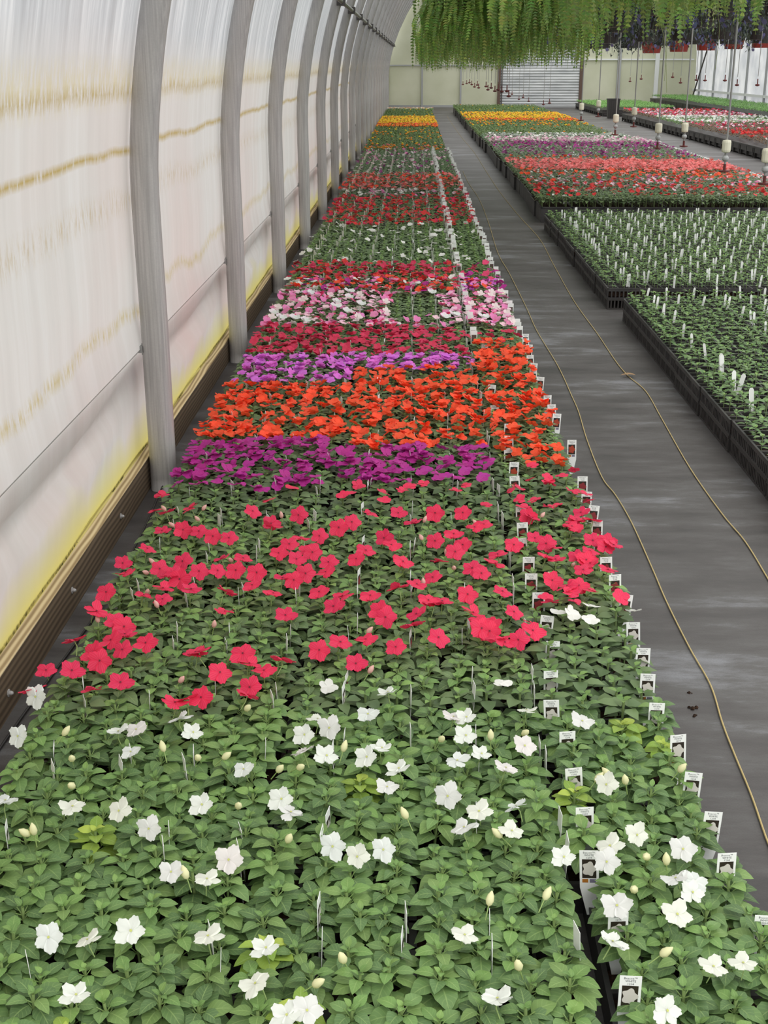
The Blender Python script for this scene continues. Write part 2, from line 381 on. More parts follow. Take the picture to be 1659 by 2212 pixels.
def slotted_tray(wx, ly, h):
    t = T(); n = 22; e = .002
    def bar(x0, x1, y0, y1, z0, z1): t.box(x0, x1, y0, y1, z0, z1)
    for X in ((e, e+.004), (wx-e-.004, wx-e)):
        bar(*X, e, ly-e, 0, .008); bar(*X, e, ly-e, h-.017, h)
        for k in range(n+1): y = e+(ly-2*e)*k/n; w = .0042 if k % 6 else .009; bar(*X, max(e,y-w), min(ly-e,y+w), .008, h-.017)
    for Y in ((e, e+.004), (ly-e-.004, ly-e)):
        bar(e, wx-e, *Y, 0, .008); bar(e, wx-e, *Y, h-.017, h)
        for k in range(12): x = e+(wx-2*e)*k/11; w = .0045; bar(max(e,x-w), min(wx-e,x+w), *Y, .008, h-.017)
    for (x0, x1, y0, y1) in ((0,wx,0,.008),(0,wx,ly-.008,ly),(0,.008,0,ly),(wx-.008,wx,0,ly)): t.box(x0, x1, y0, y1, h-.003, h+.003)
    for i in range(1, 4): x = wx*i/4; t.box(x-.004, x+.004, .006, ly-.006, h-.022, h)
    for j in range(1, 8): w = .007 if j % 2 == 0 else .004; y = ly*j/8; t.box(.006, wx-.006, y-w, y+w, h-.022, h)
    s_ = T(); s_.box(.016, wx-.016, .012, ly-.012, .012, h-.013)
    return tmesh('cell_tray', t, [M['tray']]), tmesh('potting_soil', s_, [M['soil']])
TS = slotted_tray(.278, .54, .063)
TW = cell_tray(.54, .278, .063, 8, 4, 4, 1); TL = cell_tray(.278, .54, .063, 4, 8, 1, 4); CARR = carrier(.278, .54, .068); CARW = None
def ordn(n): return {1:'first',2:'second',3:'third',4:'fourth',5:'fifth',6:'sixth',7:'seventh',8:'eighth',9:'ninth'}.get(n) or (str(n)+('th' if 10 <= n % 100 <= 20 else {1:'st',2:'nd',3:'rd'}.get(n % 10, 'th')))
tray_count = 0; stuff_trays = []
def place_tray(kind, x, y, z, label, group):
    me, so = kind; o = obj('cell_tray', me, None, (x, y, z)); tag(o, label, 'tray', group); obj('potting_soil', so, o); return o
# ------------------------------------------------------------------ left bed
COLN = {'L': 'wall column', 'M': 'middle column', 'R': 'path column'}
GEOM = {'L': (-.805, 1.325, .278, 8, 4), 'M': (-.262, 1.376, .278, 8, 4), 'R': (.282, 1.362, .54, 4, 8)}
YEND = 40.4
def zone(c, y):
    """flower colour by place in the bed (metres from the viewer): (kind, palette, mean flowers per plant)"""
    if c == 'R':
        Z = [(2.985,'white','white',0),(4.06,'coral','coral',.25),(4.5,'orange','orange',1.5),(6.1,'orange','orange',2.2),(6.5,'crimson','crimson',.4),(7.3,'mix','pink white pink white palepink rose',2.4),(8.0,'mix','lilac pink purple orange lilac rose',2.2),
             (8.6,'mix2','crimson purple rose',.7),(10.8,'white2','white',.10),(13.4,'red','red red crimson',.6),(14,'pale','palepink red',.4),(15.9,'salmon','salmon red orange salmon',.7),(17.3,'purple2','plum pink',.12),(20.7,'purple2','plum palepink',.14)]
    else:
        Z = [(2.45 if c == 'L' else 2.48,'white','white',0),(3.82 if c == 'L' else 3.9,'coral','coral',.15)]
        Z += [(4.38 if c == 'L' else 4.30,'purple','purple',2.7),(5.24 if c == 'L' else 5.54,'orange','orange',2.7)]
        Z += [(5.80,'lilac','lilac',2.6),(6.5,'crimson','crimson',2.0)]
        Z += [(7.34,'mix','pink white palepink pink rose pink white',1.8),(8.0,'mix','orange red white purple rose orange pink white red',2.2),(8.64,'mix2','crimson crimson red',1.5),
              (10.8,'white2','white',.17),(13.3,'red','red red crimson red',.75),(13.9,'pale','palepink pink white',.5),(16.0,'salmon','salmon orange salmon red',.95),(17.3,'purple2','plum white palepink',.16),(20.7,'purple2','plum palepink pink white',.22)]
    for z in Z:
        if y < z[0]: return z[1:]
    return ('marigold', 'gold', {0:.5,1:.1,2:.06,3:.3}[min(3, int((y-20.7)/2.0))] if y < 28.5 else (1.6 if y < 34 else 0))
whites = [(78,1508),(40,1593),(256,1582),(295,1577),(388,1553),(417,1583),(283,1627),(527,1664),(157,1745),(258,1754),(437,1741),(322,1792),(12,1734),(495,1860),(370,1885),(447,1903),(105,2025),(190,2035),(283,2012),(450,2028),(165,2155),(575,2050),(553,2130),(620,2195),(663,2187),(709,1484),(838,1498),(795,1545),(712,1575),(658,1588),(686,1555),(655,1627),(705,1634),(825,1620),(793,1638),(862,1664),(836,1704),(608,1728),(628,1758),(718,1832),(772,1850),(828,1838),(967,1720),(1035,1757),(1003,1793),(979,1550),(1008,1552),(1006,1590),(988,1645),(1040,1632),(1087,1475),(1137,1538),(1133,1612),(1092,1662),(1115,1745),(1105,1800),(1257,1562),(1310,1698),(1375,1805),(1318,1830),(1475,1838),(1218,1855),(1310,1865),(1460,1900),(1495,1930),(1333,1962),(1462,1978),(1322,2037),(1540,2092),(1605,2083),(1440,2185),(1205,1322),(1235,1325),(1277,1338),(1370,1320),(1275,1308),(1075,2160),(1003,2022),(1500,1905)]
wbuds = [(157,1642),(515,1744),(355,1625),(740,1625),(642,1660),(598,1668),(1128,1587),(1465,1668),(1320,1680),(1352,1695),(1285,1690),(1085,1810),(1372,1922),(1055,1958),(1123,2095),(1425,2065),(620,1820),(880,1770),(65,1805),(75,1805),(160,1700),(480,1640),(1440,1870),(675,2130),(745,2080),(405,1900),(135,1590),(430,1640),(530,1535),(1175,1945),(1400,1850),(950,1600),(1060,1600)]
corals = [(100,1452),(72,1492),(155,1450),(202,1412),(240,1385),(265,1405),(268,1355),(250,1345),(315,1390),(160,1385),(260,1475),(200,1490),(430,1410),(485,1322),(475,1455),(525,1415),(570,1450),(540,1485),(535,1505),(398,1512),(435,1510),(378,1522),(265,1218),(272,1240),(230,1280),(318,1187),(345,1230),(375,1240),(395,1213),(352,1272),(413,1275),(430,1235),(470,1235),(478,1210),(495,1165),(490,1280),(510,1235),(555,1240),(545,1265),(590,1283),(610,1250),(625,1178),(650,1165),(580,1080),(645,1113),(335,1105),(350,1070),(395,1145),(410,1100),(350,1150),(430,1150),(460,1160),(640,1210),(675,1195),(690,1160),(660,1240),(635,1255),(855,1400),(790,1385),(735,1390),(690,1405),(820,1320),(900,1330),(890,1352),(935,1305),(925,1300),(955,1300),(1035,1345),(1060,1350),(1040,1360),(1090,1390),(1120,1385),(1075,1380),(1145,1345),(1150,1365),(1110,1325),(860,1270),(900,1265),(935,1250),(800,1290),(690,1280),(740,1290),(830,1165),(845,1180),(770,1210),(790,1190),(710,1218),(755,1065),(830,1080),(885,1050),(915,1045),(985,1060),(980,1155),(940,1170),(1045,1135),(1000,1180),(1040,1240),(1085,1280),(1010,1285),(1075,1200),(1110,1180),(870,1215),(950,1215),(760,1130),(800,1110),(860,1110),(890,1130),(940,1110),(1000,1110),(1050,1090),(1070,1220),(1025,1140),(1195,1185),(1180,1175),(1200,1210),(1180,1205),(1245,1205),(1275,1220),(1260,1210),(1155,1165),(1140,1115),(1150,1120),(1185,1095),(1245,1125),(1255,1110),(1280,1125),(1235,1140),(1272,1082),(1185,1040),(1120,1055),(1145,1035),(1240,1015),(1225,1270),(1250,1265),(1235,1280),(1275,1275),(1340,1290),(1190,1300),(1180,1290),(1240,1300),(1310,1170),(1325,1180),(1280,1170),(1155,1080),(1130,1095)]
plants = []   # dict(x,y,col,kind,tray index,fl=[(color, pos)])
trays_left = []
for c, (x0, y0, dy, nx, ny) in GEOM.items():
    k = 0; y = y0; wx = .54 if c != 'R' else .278
    while y < YEND:
        zk = zone(c, y+dy/2)[0]; trays_left.append((c, k+1, x0, y, zk))
        for i in range(nx):
            for j in range(ny):
                px = x0+.005+(wx-.010)*(i+.5)/nx+U(-.008,.008); py = y+.004+(dy-.008)*(j+.5)/ny+U(-.006,.006)
                if c == 'R' and k == 0: px += .035
                if pr((px, py, .17))[1] > 2262: continue
                zz = zone(c, py+U(-.02,.02)); plants.append(dict(c=c, k=k+1, x=px, y=py, kind=zz[0], pal=zz[1].split(), dens=zz[2], fl=[], bd=[]))
        y += dy+.002; k += 1
near = [p for p in plants if p['y'] < 4.3]
def attach(lst, colr, key, zf=.178):
    for (u, v) in lst:
        w = PZ(u, v, zf); cands = [p for p in near if p['kind'] == colr] or near
        p = min(near, key=lambda q: (q['x']-w[0])**2+(q['y']-w[1])**2+(0 if q['kind'] == colr else .0015))
        p[key].append((colr, (w[0]-p['x'], w[1]-p['y'], zf)))
attach(whites, 'white', 'fl'); attach(wbuds, 'white', 'bd', .17); attach(corals, 'coral', 'fl', .182)
def poisson(l): return int(rng.poisson(l))
for p in plants:
    n = poisson(p['dens'])
    if p['kind'] == 'mix' and 6.75 < p['y'] < 7.45 and -.12 < p['x'] < .12: n = 0
    if p['kind'] == 'purple' and p['c'] == 'L' and p['x'] < -.55 and R() < .12: p['fl'] = [('orange', (U(-.02,.02),U(-.02,.02),.185))]*1
    for i in range(min(n, 5)):
        p['fl'].append((random.choice(p['pal']), (U(-.034,.034), U(-.034,.034), .172+.012*R())))
# shared meshes for near parts
folme = [tmesh('foliage', t, [M['leaf'], M['petal']], True, True) for t in FOL0]
folme_y = [tmesh('foliage', t, [M['leaf'], M['petal']], True, True) for t in FOLY]
folme_b = [tmesh('foliage', t, [M['leaf'], M['petal']], True, True) for t in FOL0b]
def flm(c, centre): return [tmesh('flower', flower(0, tuple(min(1, x*U(.95,1.05)) for x in lin(COLS[c])), U(.0235,.026), centre), [M['leaf'], M['petal']], True, True) for _ in range(5)]
FLM = {'white': flm('white', (200,205,120)), 'coral': flm('coral', (120,20,50)), 'orange': flm('orange', (170,30,20))}
BUDM = tmesh('bud', bud(lin((238,236,190))), [M['leaf'], M['petal']], True, True)
BUDC = tmesh('bud', bud(lin((238,190,180))), [M['leaf'], M['petal']], True, True)
NUM = {0:'no open flowers',1:'one open flower',2:'two open flowers',3:'three open flowers',4:'several open flowers',5:'several open flowers'}
count = {}; leftover = {}
plants.sort(key=lambda p: p['y'])
# whole-plant variants for the middle distance
def whole(colrs, n, lod=1):
    items = [(random.choice(FOL1), (0,0,0), U(0,6.28), 0, 1, (1,1,1))]
    for i in range(n):
        a = U(0,6.28); r = .03*math.sqrt(R())
        items.append((random.choice(FL1), (r*math.cos(a), r*math.sin(a), .112+.014*R()), U(0,6.28), U(-.1,.75), U(.92,1.12), tuple(x*U(.9,1.08) for x in lin(COLS[random.choice(colrs)]))))
    return merge('impatiens_plant', items, [M['leaf_far'], M['petal']], True)
WH = {}
def whole_mesh(kind, pal, n):
    key = (kind, n)
    if key not in WH: WH[key] = [whole(pal, n) for _ in range(5)]
    return random.choice(WH[key])
for p in plants:
    kd = p['kind']; far = kd not in COLW or p['y'] > 8.1
    cnt = count.get(kd, 0)
    if far or cnt >= 300: leftover.setdefault(kd if kd != 'mix2' else 'mix', []).append(p); continue
    count[kd] = cnt+1
    where = f"{ordn(p['k'])} tray from front, {COLN[p['c']]}"; nf = len(p['fl'])
    word = COLW[kd]; ft = NUM[min(nf, 5)]
    lab = f"{word} impatiens plant with {ft}, {where}"; grp = f"{word} impatiens with {ft}, {where}"
    if kd in ('white', 'coral'):
        e = obj(f'{kd}_impatiens', None, None, (p['x'], p['y'], .05)); e.empty_display_size = .02; tag(e, lab, 'plant', grp)
        fm = random.choice(folme_b if kd == 'coral' else folme)
        yel = R() < .035 and kd == 'white'
        f = obj('foliage', random.choice(folme_y) if yel else fm, e); f.rotation_euler = (U(-.1,.1), U(-.1,.1), U(0,6.28)); sc = U(.9, 1.1); f.scale = (sc, sc, U(.93,1.08))
        for cl, (dx, dy, z) in p['fl']:
            g = obj('flower', random.choice(FLM.get(cl, FLM['coral'])), e, (dx, dy, z-.05+.004*R())); g.rotation_mode = 'ZYX'
            g.rotation_euler = (U(-.15,1.1), U(-.35,.35), 0) if R() < .8 else (U(-.6,.2), U(-.5,.5), U(0,6)); s_ = U(.92,1.12)*(1.14 if cl != 'white' else 1.05); g.scale = (s_,)*3
        for cl, (dx, dy, z) in p['bd']:
            g = obj('bud', BUDM, e, (dx, dy, z-.05)); g.rotation_euler = (U(-.9,.9), U(-.9,.9), 0); g.scale = (1.1,)*3
        if kd == 'coral' and R() < .1:
            g = obj('bud', BUDC, e, (U(-.02,.02), U(-.02,.02), .115)); g.rotation_euler = (U(-.9,.9), U(-.9,.9), 0)
    else:
        o = obj((kd if kd != 'mix' else 'pink')+'_impatiens', whole_mesh(kd, p['pal'], min(nf, 5)), None, (p['x'], p['y'], .05)); o.rotation_euler = (0, 0, U(-.5,.5))
        tag(o, lab, 'plant', grp)
def plant_items(p, z0=.05, lodY=11, sc=1.0, cm=(1,1,1)):
    near_ = p['y'] < lodY; k = 1+U(-.1,.1); its = [(random.choice(FOL1 if near_ else FOL2), (p['x'], p['y'], z0), U(0,6.28), 0, sc*U(.92,1.1), tuple(x*k for x in cm))]
    for cl, (dx, dy, z) in p['fl']:
        k = U(.85,1.08); its.append((random.choice(FL1 if near_ else FL2), (p['x']+dx, p['y']+dy, z0+z-.05), U(0,6.28), U(-.1,.8), U(.9,1.12), tuple(min(1,x*k) for x in lin(COLS[cl]))))
    return its
LEFTLAB = {'white': 'further leafy white impatiens plants massed in the narrow path-side column', 'coral': 'further coral red impatiens plants massed behind the nearest coral ones', 'orange': 'further orange impatiens plants massed at the back of the orange patch',
  'mix': 'pink, crimson and mixed impatiens massed mid-way down the left bed', 'white2': 'green impatiens dotted with white blooms, far band of left bed', 'red': 'red impatiens massed in the far part of the left bed',
  'pale': 'pale pink impatiens strip behind the far red band of left bed', 'salmon': 'salmon and orange impatiens massed far down the left bed', 'purple2': 'green impatiens dotted with plum blooms, far down the left bed',
  'purple': 'further purple impatiens plants', 'crimson': 'further crimson impatiens plants massed behind the lilac strip', 'lilac': 'further lilac impatiens plants'}
for kd, ps in leftover.items():
    if kd == 'marigold': continue
    its = []
    for p in ps: its += plant_items(p)
    o = obj('impatiens_plants', merge('impatiens_plants', its, [M['leaf_far'], M['petal']], True)); tag(o, LEFTLAB[kd], 'plants', kind='stuff')
# marigolds (both beds): rounder heads on fine dark foliage
def marigold_fol():
    t = T(); 
    for i in range(12):
        az = U(0,6.28); leaf(t, U(.03,.05), U(.012,.02), az, U(-.1,.9), (U(-.015,.015),U(-.015,.015),U(.03,.085)), .3, .1, 3, 2, vc(random.choice([(96,120,62),(84,110,54),(110,134,70)]), .15))
    return t.fin()
def marigold_head():
    t = T(); n = 7; V = [(0,0,.012)]+[(.02*math.cos(2*PI*k/n), .02*math.sin(2*PI*k/n), .004) for k in range(n)]+[(.017*math.cos(2*PI*k/n), .017*math.sin(2*PI*k/n), -.006) for k in range(n)]
    t.add(V, [(0,1+k,1+(k+1)%n) for k in range(n)]+[(1+k,1+n+k,1+n+(k+1)%n,1+(k+1)%n) for k in range(n)], (1,1,1), None, 1); return t.fin()
MF = [marigold_fol() for _ in range(4)]; MH = marigold_head()
def marigold_bed(x0, x1, y0, y1, z0, dens, sp=.085):
    its = []; y = y0
    while y < y1:
        x = x0
        while x < x1:
            px, py = x+U(-.02,.02), y+U(-.02,.02); k = U(.85,1.1)
            its.append((random.choice(MF), (px, py, z0), U(0,6.28), 0, U(1.1,1.35), (k,k,k)))
            d, cs = dens(py)
            for _ in range(poisson(d)): its.append((MH, (px+U(-.03,.03), py+U(-.03,.03), z0+.11+.015*R()), 0, U(-.2,.4), U(.9,1.2), tuple(c*U(.88,1.05) for c in lin(COLS[random.choice(cs)]))))
            x += sp
        y += sp
    return its
GO, YE = ['gold','gold','yellow'], ['yellow','yellow','yellow','gold']
def dl(y):
    if y < 22.0: return .28, ['gold','gold','salmon']
    if y < 25.5: return .05, GO
    if y < 26.6: return .15, GO
    if y < 28.4: return .06, GO
    if y < 30: return 1.6, ['gold','gold','orange']
    if y < 34: return 1.5, YE
    return .02, YE
its = marigold_bed(-.80, .56, 20.75, 39.3, .05, dl)
o = obj('marigold_plants', merge('marigold_plants', its, [M['leaf_far'], M['petal']], True)); tag(o, 'marigold plants in orange, green and yellow bands, far end of left bed', 'plants', kind='stuff')
its = [(random.choice(FOL2), (U(-.8,.56), U(39.4,40.4), .05), U(0,6.28), 0, 1.1, (1.5,1.5,1.3)) for _ in range(160)]+[(random.choice(FL2), (U(-.8,.56), U(39.6,40.4), .17), U(0,6.28), .5, 1.2, lin(random.choice([(240,230,205),(230,180,150)]))) for _ in range(130)]
o = obj('seedling_row', merge('seedling_row', its, [M['leaf_far'], M['petal']])); tag(o, 'pale cream flowering row at the far end of left bed', 'plants', kind='stuff')
# trays of the left bed
def merge_trays(name, lst, label, mats):
    its = [(t, pos, 0, 0, 1, (1,1,1)) for t, pos in lst]; o = obj(name, merge(name, its, mats)); tag(o, label, 'trays', kind='stuff')
def simple_tray(wx, ly, h):
    t = T(); t.box(0, wx, 0, ly, 0, h-.012, mi=0)
    for (x0, x1, y0, y1) in ((0,wx,0,.01),(0,wx,ly-.01,ly),(0,.01,0,ly),(wx-.01,wx,0,ly)): t.box(x0, x1, y0, y1, h-.02, h)
    t.add([(.01,.01,h-.011),(wx-.01,.01,h-.011),(wx-.01,ly-.01,h-.011),(.01,ly-.01,h-.011)], [(0,1,2,3)], (1,1,1), None, 1); return t.fin()
SW, SL, SLT = simple_tray(.54,.278,.063), simple_tray(.278,.54,.063), simple_tray(.3,.54,.15)
ZW = dict(COLW, mix2='crimson', white2='sparse white', red='red', pale='pale pink', salmon='salmon', purple2='plum', marigold='marigold')
rest = []
for c, k, x, y, zk in trays_left:
    if pr((x, y+(.278 if c != 'R' else .54), .05))[1] > 2300: continue
    if y < 11.5:
        if c == 'R' and k == 1: x += .035
        kind = TW if c != 'R' else TL; wz = ZW[zk]+(' impatiens' if zk != 'marigold' else ' plants')
        place_tray(kind, x, y, 0, f"black cell tray of {wz}, {ordn(k)} from front in {COLN[c]}", 'cell trays of the left bed')
    else: rest.append((SW if c != 'R' else SL, (x, y, 0)))
merge_trays('cell_trays', rest, 'far black cell trays under the flowers of the left bed', [M['tray'], M['soil']])
# ------------------------------------------------------------------ picture tags
def text_mesh(s, size):
    cu = bpy.data.curves.new('lettering', 'FONT'); cu.body = s; cu.size = size; cu.align_x = 'CENTER'; cu.resolution_u = 1; cu.space_line = .95
    o = bpy.data.objects.new('lettering', cu); COL.objects.link(o); dg = bpy.context.evaluated_depsgraph_get()
    me = bpy.data.meshes.new_from_object(o.evaluated_get(dg)); bpy.data.objects.remove(o)
    co = np.zeros(len(me.vertices)*3, np.float32); me.vertices.foreach_get('co', co); co = co.reshape(-1,3)
    co = np.stack([co[:,0], -co[:,2]-.0008, co[:,1]], -1); me.vertices.foreach_set('co', co.ravel()); me.name = 'lettering'
    me.materials.clear(); me.materials.append(M['ink']); me.update(); return me
W2 = .0165
def tag_parts(txt, fmat):
    t = T(); t.box(-W2, W2, -.0004, .0004, .045, .118); 
    t.add([(-W2,-.0004,.045),(W2,-.0004,.045),(.005,-.0004,-.01),(-.005,-.0004,-.01),(-W2,.0004,.045),(W2,.0004,.045),(.005,.0004,-.01),(-.005,.0004,-.01)], [(0,3,2,1),(4,5,6,7),(0,4,7,3),(1,2,6,5)], (1,1,1))
    card = tmesh('plant_tag', t, [M['tag']])
    p = T(); p.box(-.0122, .0122, -.0008, -.0004, .064, .101); pic = tmesh('picture_panel', p, [M['tag_print']])
    f = T(); V = [(0,-.0011,.0825)]+[((.0112*(1+.2*math.cos(5*a)))*math.cos(a), -.0011, .0825+.0135*(1+.12*math.cos(5*a-.6))*math.sin(a)) for a in [2*PI*i/30 for i in range(30)]]
    f.add(V, [(0, 1+i, 1+(i+1) % 30) for i in range(30)], (1,1,1)); fl = tmesh('printed_flower', f, [fmat])
    sq = T(); sq.box(-.0122, -.002, -.0008, -.0004, .055, .062, mi=0); sq.box(.0005, .0115, -.0008, -.0004, .055, .062, mi=1); sqm = tmesh('colour_squares', sq, [M['tag_amber'], M['tag_violet']])
    tm = text_mesh(txt, .0052)
    return card, pic, fl, sqm, tm
TG = {'white': tag_parts('Beacon™\nWHITE\n1204', M['tag_grey']), 'coral': tag_parts('Beacon™\nROSE\n1204', M['tag_red']), 'orange': tag_parts('Beacon™\nORANGE\n1204', M['tag_orange'])}
ntag = 0
def picture_tag(x, y, z, yaw, kind, label, parts=True, group=None, tilt=None):
    global ntag; ntag += 1
    card, pic, fl, sq, tx = TG[kind]; o = obj('plant_tag', card, None, (x, y, z)); o.rotation_euler = (U(-.16,.02) if tilt is None else tilt, U(-.1,.1), yaw)
    tag(o, label, 'plant tag', group)
    pp = obj('picture_panel', pic, o); obj('printed_flower', fl, pp)
    if parts: obj('colour_squares', sq, o); g = obj('lettering', tx, o, (0,0,.1125))
KT = lambda zk: 'white' if zk == 'white' else ('coral' if zk == 'coral' else 'orange')
TWRD = {'white': 'a white bloom', 'coral': 'a dark red bloom', 'orange': 'an orange-red bloom'}
tagspx = [(1200,1517,1),(1232,1585,1),(1252,1664,1),(1272,1750,1),(1283,1845,1),(1341,1979,0),(1364,2118,1),(1403,1460,1),(1420,1523,1),(1474,1592,1),(1495,1674,1),(1536,1760,1),(1576,1850,1),(1655,1986,0),(1376,1348,0),(1178,1333,0),(1193,1389,0),(1392,1404,0),(1195,1453,0),
  (1347,1288,1),(1166,1283,1),(1335,1244,1),(1151,1242,1),(1316,1206,1),(1144,1206,1),(1301,1165,1),(1135,1165,1),(1293,1128,1),(1135,1131,1),(1278,1094,1),(1130,1097,1),(1268,1064,0),(1262,1031,1),(1119,1030,1),(1109,1000,1),(1103,970,0),(1102,944,1),(1238,952,0),(1201,895,1),(1196,875,1),(1184,855,0),(1097,917,1),(1078,899,0),(1073,876,0),(1068,855,0),(1058,832,0),(1165,815,0),(1155,800,0),(1150,785,0),(1150,768,0),(1142,745,1),(1138,732,0),(1135,722,0),(1045,760,0),(1045,745,0)]
for i, (u, v, big) in enumerate(tagspx):
    zt = .178 if big else .168
    w = PZ(u, v, zt); side = 'outer' if w[0] > .42 else 'inner'
    k = 'white' if v > 1300 else ('coral' if v > 1020 else 'orange'); row = sum(1 for a in tagspx if (PZ(a[0],a[1],zt)[0] > .42) == (side == 'outer') and a[1] >= v)
    picture_tag(w[0], w[1]+.004, zt-.118, U(-.12,.12), k, f"white tag picturing {TWRD[k]}, {ordn(row)} from front, {side} edge of path column", tilt=-.05)
# narrow edge-on tags between the packs of the two wide columns
edge_items = []
def tag_card_t():
    t = T(); t.box(-W2, W2, -.0004, .0004, .045, .118); t.box(-.005, .005, -.0004, .0004, -.01, .045)
    t.box(-.012, .012, -.0009, -.0004, .062, .1, lin((70,60,55))); return t
M['tagcol'] = mat('tag_tint', (255,255,255), .4); a = nd(M['tagcol'], 'ShaderNodeAttribute', attribute_name='tint').outputs['Color']; lk(M['tagcol'], a, base(M['tagcol']).inputs['Base Color'])
TAGT = T(); TAGT.box(-W2, W2, -.0005, .0005, .05, .118, lin((238,239,236))); TAGT.box(-.006, .006, -.0005, .0005, 0, .05, lin((238,239,236))); TAGT.box(-.012, .012, -.0012, -.0005, .066, .098, lin((96,78,72))); TAGT.fin()
for c in 'LM':
    x0, y0, dy, nx, ny = GEOM[c]
    k = 0; y = y0
    while y < 20.5:
        for q, off in ((0, .035), (1, dy-.03)):
            for i in range(4):
                if R() < .14: continue
                tx = (-.30 if c == 'L' else .275)-.1385*i+U(-.008,.008); ty = y+off+U(-.012,.012); yaw = PI/2+(.22+.1*i/3 if c == 'L' else .1-.05*i)*(1)+U(-.14,.14)
                # cards stand side-on to the aisle, turned a little toward it
                zk = zone(c, ty)[0]; zt = .062+U(-.008,.012)
                if pr((tx, ty, .17))[1] > 2240: continue
                if ntag < 300 and ty < 6.6:
                    picture_tag(tx, ty, zt-.01, yaw, KT(zk), f"narrow edge-on tag, {'near' if q == 0 else 'far'} rim of {ordn(k+1)} tray back, {ordn(4-i)} across, {COLN[c]}", parts=False, tilt=U(-.08,.08))
                else: edge_items.append((TAGT, (tx, ty, zt), yaw, U(-.1,.1), 1, (1,1,1)))
        y += dy+.002; k += 1
y = 8.65
while y < 21:
    for xx in (.305, .545):
        if R() < .93: edge_items.append((TAGT, (xx+U(-.012,.012), y+U(-.02,.02), .068+U(-.01,.01)), U(-.2,.2), U(-.1,.1), 1, (1,1,1)))
    y += .115
for _ in range(26): yy = U(6.2,8.6); edge_items.append((TAGT, (random.choice((.31,.55)), yy, .07), U(-.2,.2), 0, 1, (1,1,1)))
o = obj('plant_tags', merge('plant_tags', edge_items, [M['tagcol']])); tag(o, 'far white plant tags lined up along the left bed', 'plant tags', kind='stuff')
# ------------------------------------------------------------------ middle beds: seedlings on stacked flats
def seedling(lod):
    t = T(); a0 = U(0,6.28); n = 6 if lod == 0 else 5
    for i in range(n):
        az = a0+2*PI*i/n+U(-.4,.4); up = i % 2
        leaf(t, U(.024,.036), U(.017,.024), az, U(.0,.35)+.25*up, (.004*math.cos(az), .004*math.sin(az), .030+.02*up), U(.1,.4), .25, 6 if lod == 0 else 3, 3, vc(random.choice([(112,142,88),(98,130,78),(124,152,98)]), .15))
    for i in range(3): az = U(0,6.28); leaf(t, .012, .008, az, .9, (0,0,.052), .1, .2, 3, 2, vc((140,170,96)))
    t.tube([(0,0,-.006),(0,0,.05)], .0018, 4, lin((130,150,100)), 0, False); return t.fin()
SD0 = [seedling(0) for _ in range(8)]; SD1 = [seedling(1) for _ in range(8)]
sdme = [tmesh('seedling', t, [M['leaf_far']], True, True) for t in SD0]
ZR = .068+.063
seeds = []; MK = []; smk = {}
for bname, bx, by, ncx, nry in (('nearest', 1.255, 3.71, 4, 7), ('second', 1.215, 7.86, 8, 7)):
    pitch = .28
    for i in range(ncx):
        for j in range(nry):
            x = bx+i*pitch; y = by+j*(.542 if bname == 'nearest' else .578)
            u, v = pr((x, y+.54, .14))
            if u > 1700: continue
            jit = U(-.006,.006) if i == 0 else 0
            rowlab = f"{ordn(j+1)} row back, {ordn(i+1)} from the path, {bname} seedling bed"
            o = obj('tray_carrier', CARR, None, (x+jit, y, 0)); tag(o, f"black slotted carrier under the tray, {rowlab}", 'tray carrier', f'tray carriers of the {bname} seedling bed')
            place_tray(TS, x+jit, y, .068, f"black cell tray of seedlings, {rowlab}", f'cell trays of the {bname} seedling bed')
            for a in range(4):
                for b in range(8):
                    if R() < .06: continue
                    seeds.append((x+.278*(a+.5)/4+U(-.007,.007), y+.54*(b+.5)/8+U(-.007,.007), bname, i, j))
            nm = 1 if bname == 'nearest' else 4
            for b in range(4 if bname == 'second' else 2):
                MK.append((x+.14*(1+(b % 2))-.005+U(-.01,.01), y+.54*(b+.5)/(4 if bname == 'second' else 2)+U(-.03,.03), bname, i, j))
seeds.sort(key=lambda s_: s_[1]); its = []; ns = 0
for (x, y, bn, i, j) in seeds:
    u, v = pr((x, y, .16))
    if u > 1690 or v > 1200 and u > 1690: continue
    if ns < 300:
        ns += 1; o = obj('seedling', random.choice(sdme), None, (x, y, ZR-.013)); o.rotation_euler = (0,0,U(0,6.28)); s_ = U(.85,1.2); o.scale = (s_,s_,s_)
        tag(o, f"small green seedling, tray {ordn(j+1)} back, {ordn(i+1)} from path, {bn} seedling bed", 'seedling', f"seedlings in tray {ordn(j+1)} back, {ordn(i+1)} from the path")
    else:
        k = U(.85,1.1); its.append((random.choice(SD1), (x, y, ZR-.013), U(0,6.28), 0, U(.95,1.35), (k,k,k)))
o = obj('seedlings', merge('seedlings', its, [M['leaf_far']], True)); tag(o, 'rows of further green seedlings in the two seedling beds', 'seedlings', kind='stuff')
def marker_t():
    t = T(); t.add([(-.0065,-.0006,0),(.0065,-.0006,0),(.0065,-.0006,.085),(.003,-.0006,.092),(-.003,-.0006,.092),(-.0065,-.0006,.085),(-.0065,.0006,0),(.0065,.0006,0),(.0065,.0006,.085),(.003,.0006,.092),(-.003,.0006,.092),(-.0065,.0006,.085)],
      [(0,1,2,3,4,5),(11,10,9,8,7,6),(0,6,7,1),(1,7,8,2),(2,8,9,3),(3,9,10,4),(4,10,11,5),(5,11,6,0)], (1,1,1)); return t
MKM = tmesh('plant_marker', marker_t(), [M['tag']])
